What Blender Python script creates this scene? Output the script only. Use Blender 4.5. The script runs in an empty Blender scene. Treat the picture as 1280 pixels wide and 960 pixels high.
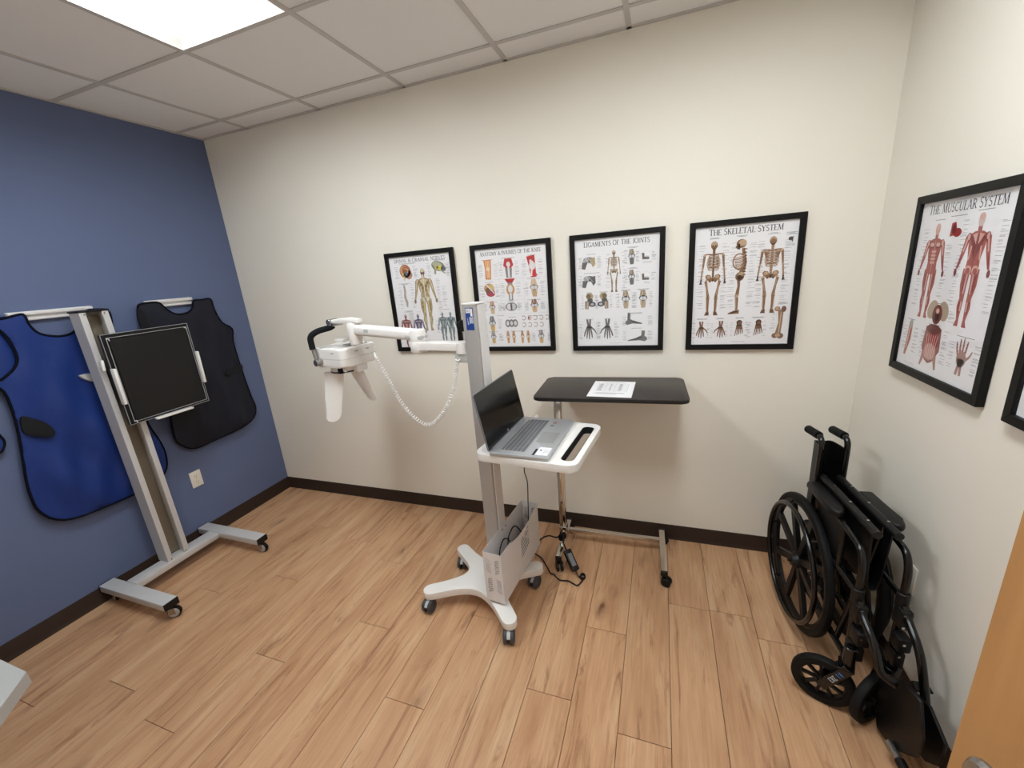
import bpy, bmesh, math, random
from mathutils import Vector, Matrix
from mathutils.geometry import delaunay_2d_cdt

scene = bpy.context.scene
COL = scene.collection
R = math.radians
PI = math.pi
rnd = random.Random(7)

# ------------------------------------------------------------------ camera, world, exposure
YAW, PITCH, ROLL = -0.3573, 0.2746, -0.0802
F_PX = 512.083
CAM = Vector((3.0288, -2.3546, 1.6894))
_f = Vector((math.sin(YAW) * math.cos(PITCH), math.cos(YAW) * math.cos(PITCH), -math.sin(PITCH)))
_r0 = Vector((math.cos(YAW), -math.sin(YAW), 0))
_u0 = _r0.cross(_f)
_r = _r0 * math.cos(ROLL) + _u0 * math.sin(ROLL)
_u = -_r0 * math.sin(ROLL) + _u0 * math.cos(ROLL)
cam_data = bpy.data.cameras.new('camera')
cam_data.sensor_fit = 'HORIZONTAL'
cam_data.sensor_width = 36.0
cam_data.lens = F_PX / 1280.0 * 36.0
cam_data.clip_start = 0.02
cam = bpy.data.objects.new('camera', cam_data)
COL.objects.link(cam)
cam.matrix_world = Matrix(((_r.x, _u.x, -_f.x, CAM.x), (_r.y, _u.y, -_f.y, CAM.y),
                           (_r.z, _u.z, -_f.z, CAM.z), (0, 0, 0, 1)))
scene.camera = cam

world = bpy.data.worlds.new('world')
scene.world = world
world.use_nodes = True
world.node_tree.nodes['Background'].inputs[0].default_value = (1.0, 0.95, 0.88, 1)
world.node_tree.nodes['Background'].inputs[1].default_value = 0.35
LAMP = 15.0                    # radiance of the ceiling lamps' diffusers
vs = scene.view_settings
vs.view_transform = 'Standard'
vs.look = 'None'
vs.gamma = 1.0
vs.use_curve_mapping = False
vs.exposure = 0.85


def ray(px, py):
    return (_r * ((px - 640) / F_PX) + _u * ((480 - py) / F_PX) + _f)


def on_x(px, py, x):
    d = ray(px, py)
    return CAM + d * ((x - CAM.x) / d.x)


# ------------------------------------------------------------------ materials
def srgb(r, g, b):
    def c(v):
        v /= 255.0
        return v / 12.92 if v <= 0.04045 else ((v + 0.055) / 1.055) ** 2.4
    return (c(r), c(g), c(b), 1.0)


MATS = {}


def mat(name, rgb=(200, 200, 200), rough=0.5, metal=0.0, spec=0.5, noise=0.0, nscale=40.0, bump=0.0, bscale=200.0,
        coat=0.0, emit=0.0, alpha=1.0, trans=0.0):
    m = bpy.data.materials.new(name)
    m.use_nodes = True
    nt = m.node_tree
    b = nt.nodes['Principled BSDF']
    col = srgb(*rgb)
    b.inputs['Base Color'].default_value = col
    b.inputs['Roughness'].default_value = rough
    b.inputs['Metallic'].default_value = metal
    b.inputs['Specular IOR Level'].default_value = spec
    b.inputs['Coat Weight'].default_value = coat
    b.inputs['Transmission Weight'].default_value = trans
    if emit:
        b.inputs['Emission Color'].default_value = col
        b.inputs['Emission Strength'].default_value = emit
    tc = nt.nodes.new('ShaderNodeTexCoord')
    if noise:
        n = nt.nodes.new('ShaderNodeTexNoise')
        n.inputs['Scale'].default_value = nscale
        n.inputs['Detail'].default_value = 4
        nt.links.new(tc.outputs['Object'], n.inputs['Vector'])
        mx = nt.nodes.new('ShaderNodeMix')
        mx.data_type = 'RGBA'
        mx.inputs[6].default_value = tuple(max(0, c * (1 - noise)) for c in col[:3]) + (1,)
        mx.inputs[7].default_value = tuple(min(1, c * (1 + noise)) for c in col[:3]) + (1,)
        nt.links.new(n.outputs['Fac'], mx.inputs[0])
        nt.links.new(mx.outputs[2], b.inputs['Base Color'])
    if bump:
        n2 = nt.nodes.new('ShaderNodeTexNoise')
        n2.inputs['Scale'].default_value = bscale
        n2.inputs['Detail'].default_value = 3
        nt.links.new(tc.outputs['Object'], n2.inputs['Vector'])
        bp = nt.nodes.new('ShaderNodeBump')
        bp.inputs['Strength'].default_value = bump
        bp.inputs['Distance'].default_value = 0.002
        nt.links.new(n2.outputs['Fac'], bp.inputs['Height'])
        nt.links.new(bp.outputs['Normal'], b.inputs['Normal'])
    MATS[name] = m
    return m


def wood_floor():
    m = bpy.data.materials.new('oak_plank')
    m.use_nodes = True
    nt = m.node_tree
    L = nt.links.new
    N = nt.nodes.new
    b = nt.nodes['Principled BSDF']
    tc = N('ShaderNodeTexCoord')
    oi = N('ShaderNodeObjectInfo')
    off = N('ShaderNodeMath'); off.operation = 'MULTIPLY'; off.inputs[1].default_value = 37.0
    L(oi.outputs['Random'], off.inputs[0])
    cmb = N('ShaderNodeCombineXYZ')
    L(off.outputs[0], cmb.inputs[0]); L(off.outputs[0], cmb.inputs[1]); L(off.outputs[0], cmb.inputs[2])
    add = N('ShaderNodeVectorMath'); add.operation = 'ADD'
    L(tc.outputs['Object'], add.inputs[0]); L(cmb.outputs[0], add.inputs[1])

    def noise(sx, sy, scale, detail, dist=0.0, rough=0.55):
        mp = N('ShaderNodeMapping')
        mp.inputs['Scale'].default_value = (sx, sy, 1)
        L(add.outputs[0], mp.inputs['Vector'])
        n = N('ShaderNodeTexNoise')
        n.inputs['Scale'].default_value = scale
        n.inputs['Detail'].default_value = detail
        n.inputs['Roughness'].default_value = rough
        n.inputs['Distortion'].default_value = dist
        L(mp.outputs[0], n.inputs['Vector'])
        return n.outputs['Fac']

    def ramp(fac, stops):
        r = N('ShaderNodeValToRGB')
        while len(r.color_ramp.elements) < len(stops):
            r.color_ramp.elements.new(0.5)
        for e, (p, c) in zip(r.color_ramp.elements, stops):
            e.position = p; e.color = c
        L(fac, r.inputs[0])
        return r.outputs[0]

    def mix(kind, fac, a, c):
        x = N('ShaderNodeMix'); x.data_type = 'RGBA'; x.blend_type = kind
        if isinstance(fac, float):
            x.inputs[0].default_value = fac
        else:
            L(fac, x.inputs[0])
        L(a, x.inputs[6]); L(c, x.inputs[7])
        return x.outputs[2]

    g1 = ramp(noise(1.0, 0.14, 11.0, 6, 0.8), [(0.25, srgb(180, 134, 98)), (0.5, srgb(201, 157, 119)), (0.78, srgb(216, 179, 142))])
    fine = ramp(noise(1.0, 0.03, 150.0, 4, 0.2), [(0.25, (0.70, 0.66, 0.62, 1)), (0.6, (1, 1, 1, 1))])
    c = mix('MULTIPLY', 0.55, g1, fine)
    streak = ramp(noise(1.0, 0.10, 16.0, 6, 1.6, 0.7), [(0.54, (0, 0, 0, 1)), (0.70, (1, 1, 1, 1))])
    dk = N('ShaderNodeRGB'); dk.outputs[0].default_value = srgb(140, 94, 63)
    sk = N('ShaderNodeMath'); sk.operation = 'MULTIPLY'; sk.inputs[1].default_value = 0.85
    L(streak, sk.inputs[0])
    c = mix('MIX', sk.outputs[0], c, dk.outputs[0])
    # knots: sparse cells of a stretched voronoi
    mp = N('ShaderNodeMapping'); mp.inputs['Scale'].default_value = (1.0, 0.42, 1)
    L(add.outputs[0], mp.inputs['Vector'])
    wv = N('ShaderNodeTexNoise'); wv.inputs['Scale'].default_value = 22
    L(mp.outputs[0], wv.inputs['Vector'])
    dis = mix('LINEAR_LIGHT', 0.025, mp.outputs[0], wv.outputs['Color'])
    vo = N('ShaderNodeTexVoronoi'); vo.inputs['Scale'].default_value = 5.5
    L(dis, vo.inputs['Vector'])
    kn = ramp(vo.outputs['Distance'], [(0.02, (1, 1, 1, 1)), (0.10, (0.35, 0.35, 0.35, 1)), (0.22, (0, 0, 0, 1))])
    pick = N('ShaderNodeMath'); pick.operation = 'GREATER_THAN'; pick.inputs[1].default_value = 0.45
    sep = N('ShaderNodeSeparateColor'); L(vo.outputs['Color'], sep.inputs[0]); L(sep.outputs[0], pick.inputs[0])
    kf = N('ShaderNodeMath'); kf.operation = 'MULTIPLY'; L(kn, kf.inputs[0]); L(pick.outputs[0], kf.inputs[1])
    kc = N('ShaderNodeRGB'); kc.outputs[0].default_value = srgb(104, 66, 42)
    kf2 = N('ShaderNodeMath'); kf2.operation = 'MULTIPLY'; kf2.inputs[1].default_value = 0.95; L(kf.outputs[0], kf2.inputs[0])
    c = mix('MIX', kf2.outputs[0], c, kc.outputs[0])
    hs = N('ShaderNodeHueSaturation')
    hs.inputs['Saturation'].default_value = 1.0
    mr = N('ShaderNodeMapRange'); mr.inputs[3].default_value = 0.965; mr.inputs[4].default_value = 1.03
    L(oi.outputs['Random'], mr.inputs[0]); L(mr.outputs[0], hs.inputs['Value'])
    L(c, hs.inputs['Color']); L(hs.outputs[0], b.inputs['Base Color'])
    b.inputs['Roughness'].default_value = 0.42
    b.inputs['Specular IOR Level'].default_value = 0.4
    bp = N('ShaderNodeBump'); bp.inputs['Strength'].default_value = 0.12; bp.inputs['Distance'].default_value = 0.002
    L(noise(1.0, 0.04, 150.0, 4, 0.2), bp.inputs['Height']); L(bp.outputs[0], b.inputs['Normal'])
    MATS['oak'] = m


def door_wood():
    m = mat('door_wood', (196, 143, 88), 0.45, spec=0.4)
    nt = m.node_tree
    tc = nt.nodes.new('ShaderNodeTexCoord')
    mp = nt.nodes.new('ShaderNodeMapping'); mp.inputs['Scale'].default_value = (6, 6, 0.5)
    n = nt.nodes.new('ShaderNodeTexNoise'); n.inputs['Scale'].default_value = 4; n.inputs['Detail'].default_value = 6
    n.inputs['Distortion'].default_value = 0.7
    r = nt.nodes.new('ShaderNodeValToRGB')
    r.color_ramp.elements[0].position = 0.3; r.color_ramp.elements[0].color = srgb(186, 133, 80)
    r.color_ramp.elements[1].position = 0.75; r.color_ramp.elements[1].color = srgb(206, 155, 100)
    nt.links.new(tc.outputs['Object'], mp.inputs[0]); nt.links.new(mp.outputs[0], n.inputs['Vector'])
    nt.links.new(n.outputs['Fac'], r.inputs[0]); nt.links.new(r.outputs[0], nt.nodes['Principled BSDF'].inputs['Base Color'])


def print_mat():
    m = mat('print_ink', (255, 255, 255), 0.55, spec=0.3)
    a = m.node_tree.nodes.new('ShaderNodeAttribute'); a.attribute_name = 'ink'
    m.node_tree.links.new(a.outputs['Color'], m.node_tree.nodes['Principled BSDF'].inputs['Base Color'])


def pane_mat():
    m = bpy.data.materials.new('acrylic_pane'); m.use_nodes = True
    nt = m.node_tree; nt.nodes.clear()
    o = nt.nodes.new('ShaderNodeOutputMaterial'); t = nt.nodes.new('ShaderNodeBsdfTransparent')
    g = nt.nodes.new('ShaderNodeBsdfGlossy'); g.inputs['Roughness'].default_value = 0.06
    lw = nt.nodes.new('ShaderNodeLayerWeight'); lw.inputs['Blend'].default_value = 0.5
    pw_ = nt.nodes.new('ShaderNodeMath'); pw_.operation = 'POWER'; pw_.inputs[1].default_value = 5.0
    fr = nt.nodes.new('ShaderNodeMath'); fr.operation = 'MULTIPLY_ADD'; fr.inputs[1].default_value = 0.5; fr.inputs[2].default_value = 0.02
    nt.links.new(lw.outputs['Facing'], pw_.inputs[0]); nt.links.new(pw_.outputs[0], fr.inputs[0])
    mx = nt.nodes.new('ShaderNodeMixShader')
    nt.links.new(fr.outputs[0], mx.inputs[0]); nt.links.new(t.outputs[0], mx.inputs[1])
    nt.links.new(g.outputs[0], mx.inputs[2]); nt.links.new(mx.outputs[0], o.inputs[0])
    MATS['pane'] = m


wood_floor(); door_wood(); print_mat(); pane_mat()
mat('wall_cream', (237, 231, 219), 0.75, spec=0.25, bump=0.10, bscale=260)
mat('wall_blue', (98, 110, 143), 0.7, spec=0.3, bump=0.10, bscale=260)
mat('tile', (240, 238, 236), 0.9, spec=0.1, noise=0.03, nscale=150, bump=0.35, bscale=420)
mat('grid', (200, 195, 191), 0.5, spec=0.3)
mat('base_brown', (50, 36, 29), 0.5, spec=0.4)
mat('subfloor', (70, 48, 34), 0.9)
mat('lens', (242, 250, 254), 0.5, emit=LAMP)
mat('troffer', (246, 245, 242), 0.45, spec=0.4)
mat('alu', (206, 204, 204), 0.42, metal=0.15, noise=0.03, nscale=30)
mat('alu_dark', (150, 138, 120), 0.40, metal=0.6)
mat('alu_plain', (178, 175, 173), 0.38, metal=0.25)
mat('black_plastic', (14, 13, 14), 0.45, spec=0.35)
mat('black_matte', (25, 23, 23), 0.65, spec=0.3, bump=0.06, bscale=900)
mat('black_gloss', (9, 9, 10), 0.22, spec=0.6)
mat('black_tube', (9, 9, 10), 0.22, spec=0.5)
mat('black_vinyl', (12, 11, 13), 0.45, spec=0.35, bump=0.15, bscale=500)
mat('rubber', (17, 16, 16), 0.65, spec=0.22)
mat('grey_rubber', (58, 60, 66), 0.5)
mat('chrome', (212, 208, 202), 0.14, metal=1.0)
mat('steel', (170, 168, 166), 0.25, metal=0.9)
mat('white_plastic', (234, 231, 228), 0.38, spec=0.5)
mat('white_powder', (222, 219, 218), 0.5, spec=0.4)
mat('bin_grey', (226, 222, 222), 0.5, spec=0.4)
mat('grey_plastic', (118, 119, 122), 0.4)
mat('light_grey', (190, 190, 188), 0.4)
mat('apron_blue', (14, 46, 116), 0.55, spec=0.4, noise=0.10, nscale=7, bump=0.25, bscale=60)
mat('apron_navy', (16, 19, 34), 0.6, spec=0.35, noise=0.10, nscale=7, bump=0.25, bscale=60)
mat('binding', (8, 10, 22), 0.85, spec=0.15)
mat('velcro', (9, 10, 17), 0.9)
mat('frame_black', (10, 9, 9), 0.5, spec=0.25)
mat('paper', (238, 236, 238), 0.6, spec=0.3)
mat('table_dark', (52, 45, 42), 0.42, spec=0.45, noise=0.10, nscale=25)
mat('table_edge', (18, 15, 14), 0.45)
mat('silver', (190, 192, 196), 0.38, metal=0.55)
mat('trackpad', (160, 160, 160), 0.35, metal=0.4)
mat('key', (98, 100, 106), 0.5)
mat('screen', (10, 9, 10), 0.18, spec=0.5)
mat('label_blue', (18, 62, 140), 0.4)
mat('label_sky', (64, 130, 200), 0.45)
mat('label_dull', (158, 112, 106), 0.5)
mat('label_white', (235, 235, 238), 0.5)
mat('ink_grey', (112, 112, 118), 0.6)
mat('ivory', (232, 226, 214), 0.4)
mat('slot', (60, 56, 54), 0.5)
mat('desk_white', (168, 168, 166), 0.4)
mat('foam', (24, 26, 29), 0.85, spec=0.2)


# ------------------------------------------------------------------ mesh helpers
def finish(name, bm, m, parent=None, smooth=35):
    bmesh.ops.recalc_face_normals(bm, faces=bm.faces[:])
    me = bpy.data.meshes.new(name)
    bm.to_mesh(me); bm.free()
    if smooth:
        me.polygons.foreach_set('use_smooth', [True] * len(me.polygons))
        me.set_sharp_from_angle(angle=R(smooth))
    if isinstance(m, str):
        m = MATS[m]
    me.materials.append(m)
    o = bpy.data.objects.new(name, me)
    COL.objects.link(o)
    if parent is not None:
        o.parent = parent
    return o


def tag(o, label, cat, group=None):
    o['label'] = label; o['category'] = cat
    if group:
        o['group'] = group
    return o


def struct(o):
    o['kind'] = 'structure'
    return o


def thing(name, label, cat, loc=(0, 0, 0), rz=0.0, group=None):
    o = bpy.data.objects.new(name, None)
    COL.objects.link(o)
    o.location = loc; o.rotation_euler = (0, 0, rz)
    o.empty_display_size = 0.05
    return tag(o, label, cat, group)


def B():
    return bmesh.new()


def box(bm, c, s, bev=0.0, seg=2, rot=None):
    M = Matrix.Translation(c)
    if rot is not None:
        M = M @ rot
    M = M @ Matrix.Diagonal((s[0], s[1], s[2], 1))
    g = bmesh.ops.create_cube(bm, size=1.0, matrix=M)
    if bev:
        es = list({e for v in g['verts'] for e in v.link_edges})
        bmesh.ops.bevel(bm, geom=es, offset=bev, segments=seg, profile=0.5, affect='EDGES')
    return bm


def frame_of(d):
    d = Vector(d).normalized()
    a = Vector((0, 0, 1)) if abs(d.z) < 0.9 else Vector((1, 0, 0))
    u = d.cross(a).normalized()
    return u, d.cross(u).normalized()


def lathe(bm, prof, p, d, seg=24, closed=False):
    """prof: (radius, height along d)"""
    p = Vector(p); d = Vector(d).normalized(); u, v = frame_of(d)
    rings = []
    for r, h in prof:
        if r < 1e-6:
            rings.append([bm.verts.new(p + d * h)])
        else:
            rings.append([bm.verts.new(p + d * h + (u * math.cos(2 * PI * k / seg) + v * math.sin(2 * PI * k / seg)) * r) for k in range(seg)])
    n = len(rings)
    for i in range(n if closed else n - 1):
        a, b = rings[i], rings[(i + 1) % n]
        for k in range(seg):
            k2 = (k + 1) % seg
            if len(a) == 1 and len(b) == 1:
                continue
            if len(a) == 1:
                bm.faces.new((a[0], b[k], b[k2]))
            elif len(b) == 1:
                bm.faces.new((a[k], b[0], a[k2]))
            else:
                bm.faces.new((a[k], b[k], b[k2], a[k2]))
    return bm


def cyl(bm, p0, p1, r, r1=None, seg=16, bev=0.0):
    p0 = Vector(p0); p1 = Vector(p1); h = (p1 - p0).length
    r1 = r if r1 is None else r1
    if bev:
        pr = [(0, 0), (r - bev, 0), (r, bev), (r1, h - bev), (r1 - bev, h), (0, h)]
    else:
        pr = [(0, 0), (r, 0), (r1, h), (0, h)]
    return lathe(bm, pr, p0, p1 - p0, seg)


def smooth_path(pts, n=6, closed=False):
    P = [Vector(p) for p in pts]
    out = []
    m = len(P)
    for i in range(m if closed else m - 1):
        a = P[(i - 1) % m] if (closed or i > 0) else P[0] * 2 - P[1]
        b = P[i]; c = P[(i + 1) % m]
        d = P[(i + 2) % m] if (closed or i + 2 < m) else P[-1] * 2 - P[-2]
        for k in range(n):
            t = k / n
            out.append(0.5 * ((2 * b) + (c - a) * t + (2 * a - 5 * b + 4 * c - d) * t * t + (3 * b - a - 3 * c + d) * t ** 3))
    if not closed:
        out.append(P[-1])
    return out


def fillet(pts, r, n=5):
    P = [Vector(p) for p in pts]
    out = [P[0]]
    for i in range(1, len(P) - 1):
        a = (P[i - 1] - P[i]); b = (P[i + 1] - P[i])
        k = min(r, a.length * 0.49, b.length * 0.49)
        s = P[i] + a.normalized() * k; e = P[i] + b.normalized() * k
        for j in range(n + 1):
            t = j / n
            out.append(s * (1 - t) ** 2 + P[i] * 2 * t * (1 - t) + e * t * t)
    out.append(P[-1])
    return out


def tube(bm, pts, r, seg=10, closed=False, cap=True):
    P = [Vector(p) for p in pts]
    n = len(P)
    T = []
    for i in range(n):
        a = P[(i - 1) % n] if (closed or i > 0) else P[0]
        b = P[(i + 1) % n] if (closed or i < n - 1) else P[-1]
        T.append((b - a).normalized())
    u, _v = frame_of(T[0])
    rings = []
    for i in range(n):
        if i:
            u = (u - T[i] * u.dot(T[i]))
            u.normalize()
        v = T[i].cross(u)
        rr = r[i] if isinstance(r, (list, tuple)) else r
        rings.append([bm.verts.new(P[i] + (u * math.cos(2 * PI * k / seg) + v * math.sin(2 * PI * k / seg)) * rr) for k in range(seg)])
    for i in range(n if closed else n - 1):
        a, b = rings[i], rings[(i + 1) % n]
        for k in range(seg):
            bm.faces.new((a[k], a[(k + 1) % seg], b[(k + 1) % seg], b[k]))
    if cap and not closed:
        bm.faces.new(rings[0][::-1]); bm.faces.new(rings[-1])
    return bm


def inside(p, poly):
    x, y = p; c = False; n = len(poly); j = n - 1
    for i in range(n):
        xi, yi = poly[i][0], poly[i][1]; xj, yj = poly[j][0], poly[j][1]
        if (yi > y) != (yj > y) and x < (xj - xi) * (y - yi) / (yj - yi) + xi:
            c = not c
        j = i
    return c


def sheet(bm, outer, front, back, holes=(), step=0.0):
    """solid sheet: outline in (u,v); front/back map (u,v) to 3D."""
    vs2, es = [], []
    for loop in [outer] + list(holes):
        s = len(vs2)
        vs2 += [Vector((p[0], p[1])) for p in loop]
        es += [(s + i, s + (i + 1) % len(loop)) for i in range(len(loop))]
    if step:
        us = [p[0] for p in outer]; ws = [p[1] for p in outer]
        y = min(ws) + step * 0.5
        while y < max(ws):
            x = min(us) + step * 0.5
            while x < max(us):
                if inside((x, y), outer) and not any(inside((x, y), h) for h in holes):
                    if min((Vector((x, y)) - q).length for q in vs2[:len(outer)]) > step * 0.45:
                        vs2.append(Vector((x, y)))
                x += step
            y += step
    ov, oe, of, _a, _b, _c = delaunay_2d_cdt(vs2, es, [], 0, 1e-6)
    tris = []
    for t in of:
        c = sum((ov[i] for i in t), Vector((0, 0))) / len(t)
        if inside(c, outer) and not any(inside(c, h) for h in holes):
            tris.append(t)
    used = sorted({i for t in tris for i in t})
    fv = {i: bm.verts.new(front(ov[i].x, ov[i].y)) for i in used}
    bv = {i: bm.verts.new(back(ov[i].x, ov[i].y)) for i in used}
    cnt = {}
    for t in tris:
        bm.faces.new([fv[i] for i in t]); bm.faces.new([bv[i] for i in reversed(t)])
        for k in range(len(t)):
            a, b = t[k], t[(k + 1) % len(t)]
            cnt[(a, b)] = 1
    for (a, b) in cnt:
        if (b, a) not in cnt:
            bm.faces.new((fv[b], fv[a], bv[a], bv[b]))
    return bm


def rrect(x0, y0, x1, y1, r, n=5):
    out = []
    for cx, cy, a0 in ((x1 - r, y1 - r, 0), (x0 + r, y1 - r, 90), (x0 + r, y0 + r, 180), (x1 - r, y0 + r, 270)):
        for k in range(n + 1):
            a = R(a0 + 90 * k / n)
            out.append((cx + r * math.cos(a), cy + r * math.sin(a)))
    return out


def bevel_sharp(bm, off, seg=2, ang=50):
    bmesh.ops.recalc_face_normals(bm, faces=bm.faces[:])
    es = [e for e in bm.edges if len(e.link_faces) == 2 and e.calc_face_angle(0) > R(ang)]
    bmesh.ops.bevel(bm, geom=es, offset=off, segments=seg, profile=0.5, affect='EDGES', clamp_overlap=True)
    return bm


def slab(bm, poly, z0, z1, bev=0.0, seg=2):
    """prism of a plan polygon with rounded upper and lower rims"""
    a = [bm.verts.new((p[0], p[1], z0)) for p in poly]; b = [bm.verts.new((p[0], p[1], z1)) for p in poly]
    n = len(poly)
    f0 = bm.faces.new(a[::-1]); f1 = bm.faces.new(b)
    for i in range(n):
        bm.faces.new((a[i], a[(i + 1) % n], b[(i + 1) % n], b[i]))
    if bev:
        es = list(f0.edges) + list(f1.edges)
        bmesh.ops.bevel(bm, geom=es, offset=bev, segments=seg, profile=0.5, affect='EDGES')
    return bm


def copy_tree(o, parent=None):
    c = o.copy()
    COL.objects.link(c)
    c.parent = parent
    for ch in o.children:
        copy_tree(ch, c)
    return c


# ------------------------------------------------------------------ room shell
XR, YF, H = 3.9355, -2.78, 2.715
GX, GY, T = 0.4288, 0.1827, 0.61
BH = 0.097

b = B(); box(b, (XR / 2, YF / 2, -0.03), (XR + 0.2, -YF + 0.2, 0.04))
floor = struct(finish('floor', b, 'subfloor'))
PW = 0.1877
x0 = 2.535 - 14 * PW
known = {13: [-1.70], 14: [-1.147], 16: [-1.216], 17: [-0.535], 19: [-0.645], 11: [-1.345], 7: [-1.341], 4: [-1.641], 6: [-1.71], 9: [-1.05], 10: [-0.80], 15: [-2.0], 18: [-1.75], 12: [-0.86], 8: [-0.62], 5: [-0.9], 3: [-1.1], 2: [-0.6], 1: [-1.9], 20: [-1.3], 0: [-1.2]}
PL = 1.22
PJOINT = 0.0009
for i in range(22):
    xa = max(0.0, x0 + i * PW); xb = min(XR, x0 + (i + 1) * PW)
    if xb - xa < 0.01:
        continue
    j = known.get(i, [-rnd.uniform(0.4, 1.6)])[0]
    while j < 0:
        j += PL
    j -= PL if j > 0 else 0
    cuts = [0.0]
    yv = known.get(i, [j])[0]
    while yv + PL < -0.02:
        yv += PL
    while yv > YF + 0.02:
        cuts.append(yv); yv -= PL
    cuts.append(YF)
    for k in range(len(cuts) - 1):
        ya, yb = cuts[k + 1], cuts[k]
        cx, cy = (xa + xb) / 2, (ya + yb) / 2
        w, l = (xb - xa) / 2 - PJOINT, (yb - ya) / 2 - PJOINT
        b = B()
        ch = 0.0010
        lo = [b.verts.new((sx * w, sy * l, -0.01)) for sx, sy in ((-1, -1), (1, -1), (1, 1), (-1, 1))]
        md = [b.verts.new((sx * w, sy * l, -ch)) for sx, sy in ((-1, -1), (1, -1), (1, 1), (-1, 1))]
        hi = [b.verts.new((sx * (w - ch), sy * (l - ch), 0)) for sx, sy in ((-1, -1), (1, -1), (1, 1), (-1, 1))]
        for q in range(4):
            q2 = (q + 1) % 4
            b.faces.new((lo[q], lo[q2], md[q2], md[q])); b.faces.new((md[q], md[q2], hi[q2], hi[q]))
        b.faces.new(hi)
        o = finish('plank', b, 'oak', floor, smooth=0)
        o.location = (cx, cy, 0)

def wallbox(name, c, s, m):
    bb = B(); box(bb, c, s)
    return struct(finish(name, bb, m, smooth=0))

wallbox('wall_back', (XR / 2, 0.05, H / 2 + 0.03), (XR + 0.2, 0.1, H + 0.1), 'wall_cream')
wallbox('wall_left', (-0.05, YF / 2, H / 2 + 0.03), (0.1, -YF, H + 0.1), 'wall_blue')
wallbox('wall_right', (XR + 0.05, YF / 2, H / 2 + 0.03), (0.1, -YF, H + 0.1), 'wall_cream')
b = B()
DX0, DX1, DH = 2.60, 3.52, 2.06
box(b, (DX0 / 2 - 0.05, YF - 0.05, H / 2 + 0.03), (DX0 + 0.1, 0.1, H + 0.1))
box(b, ((DX1 + XR + 0.1) / 2, YF - 0.05, H / 2 + 0.03), (XR + 0.1 - DX1, 0.1, H + 0.1))
box(b, ((DX0 + DX1) / 2, YF - 0.05, (DH + H + 0.08) / 2), (DX1 - DX0, 0.1, H + 0.08 - DH))
struct(finish('wall_front', b, 'wall_cream', smooth=0))

def baseboard(name, p0, p1, nrm):
    """rubber cove base: upright strip with a rolled top and a small toe"""
    p0 = Vector(p0); p1 = Vector(p1); n = Vector(nrm)
    prof = [(0.0, 0.0), (0.010, 0.0), (0.010, 0.004), (0.006, 0.012), (0.0045, 0.02), (0.0045, BH - 0.004), (0.003, BH), (0, BH)]
    bb = B()
    A = [bb.verts.new(p0 + n * a + Vector((0, 0, h))) for a, h in prof]
    C = [bb.verts.new(p1 + n * a + Vector((0, 0, h))) for a, h in prof]
    for i in range(len(prof) - 1):
        bb.faces.new((A[i], A[i + 1], C[i + 1], C[i]))
    bb.faces.new(A); bb.faces.new(C[::-1])
    return struct(finish(name, bb, 'base_brown'))

baseboard('baseboard_back', (0, 0, 0), (XR, 0, 0), (0, -1, 0))
baseboard('baseboard_left', (0, YF, 0), (0, 0, 0), (1, 0, 0))
baseboard('baseboard_right', (XR, 0, 0), (XR, YF, 0), (-1, 0, 0))

# ceiling: slab above, lay-in tiles and grid bars below it
b = B(); box(b, (XR / 2, YF / 2, H + 0.20), (XR + 0.2, -YF + 0.2, 0.04))
ceiling = struct(finish('ceiling', b, 'tile', smooth=0))
xs = [0.0] + [GX + T * i for i in range(6)] + [XR]
ys = [0.0] + [-GY - T * i for i in range(5)] + [YF]
LIGHTS = [(2, 2), (5, 2)]
lit = {(i, j + k) for i, j in LIGHTS for k in (0, 1)}
for i in range(len(xs) - 1):
    for j in range(len(ys) - 1):
        if (i, j) in lit:
            continue
        xa, xb, yb, ya = xs[i], xs[i + 1], ys[j], ys[j + 1]
        bb = B(); box(bb, (0, 0, 0), (xb - xa - 0.006, yb - ya - 0.006, 0.014), 0.0015, 1)
        o = finish('ceiling_tile', bb, 'tile', ceiling, smooth=0)
        o.location = ((xa + xb) / 2, (ya + yb) / 2, H + 0.0085)
TB = 0.024
for x in xs[1:-1]:
    bb = B(); box(bb, (x, YF / 2, H - 0.0015), (TB, -YF, 0.005), 0.0008, 1)
    finish('grid_bar', bb, 'grid', ceiling, smooth=0)
for y in ys[1:-1]:
    for i in range(len(xs) - 1):
        xa = xs[i] + (TB / 2 if i else 0); xb = xs[i + 1] - (TB / 2 if i < len(xs) - 2 else 0)
        if any(li == i and y == ys[lj + 1] for li, lj in LIGHTS):
            continue
        bb = B(); box(bb, ((xa + xb) / 2, y, H - 0.001), (xb - xa, TB, 0.004), 0.0006, 1)
        finish('grid_bar', bb, 'grid', ceiling, smooth=0)
for c, s in (((XR / 2, -0.011, H - 0.0015), (XR, 0.022, 0.005)), ((0.011, YF / 2, H - 0.0015), (0.022, -YF, 0.005)),
             ((XR - 0.011, YF / 2, H - 0.0015), (0.022, -YF, 0.005)), ((XR / 2, YF + 0.011, H - 0.0015), (XR, 0.022, 0.005))):
    bb = B(); box(bb, c, s); finish('wall_angle', bb, 'grid', ceiling, smooth=0)

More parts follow.
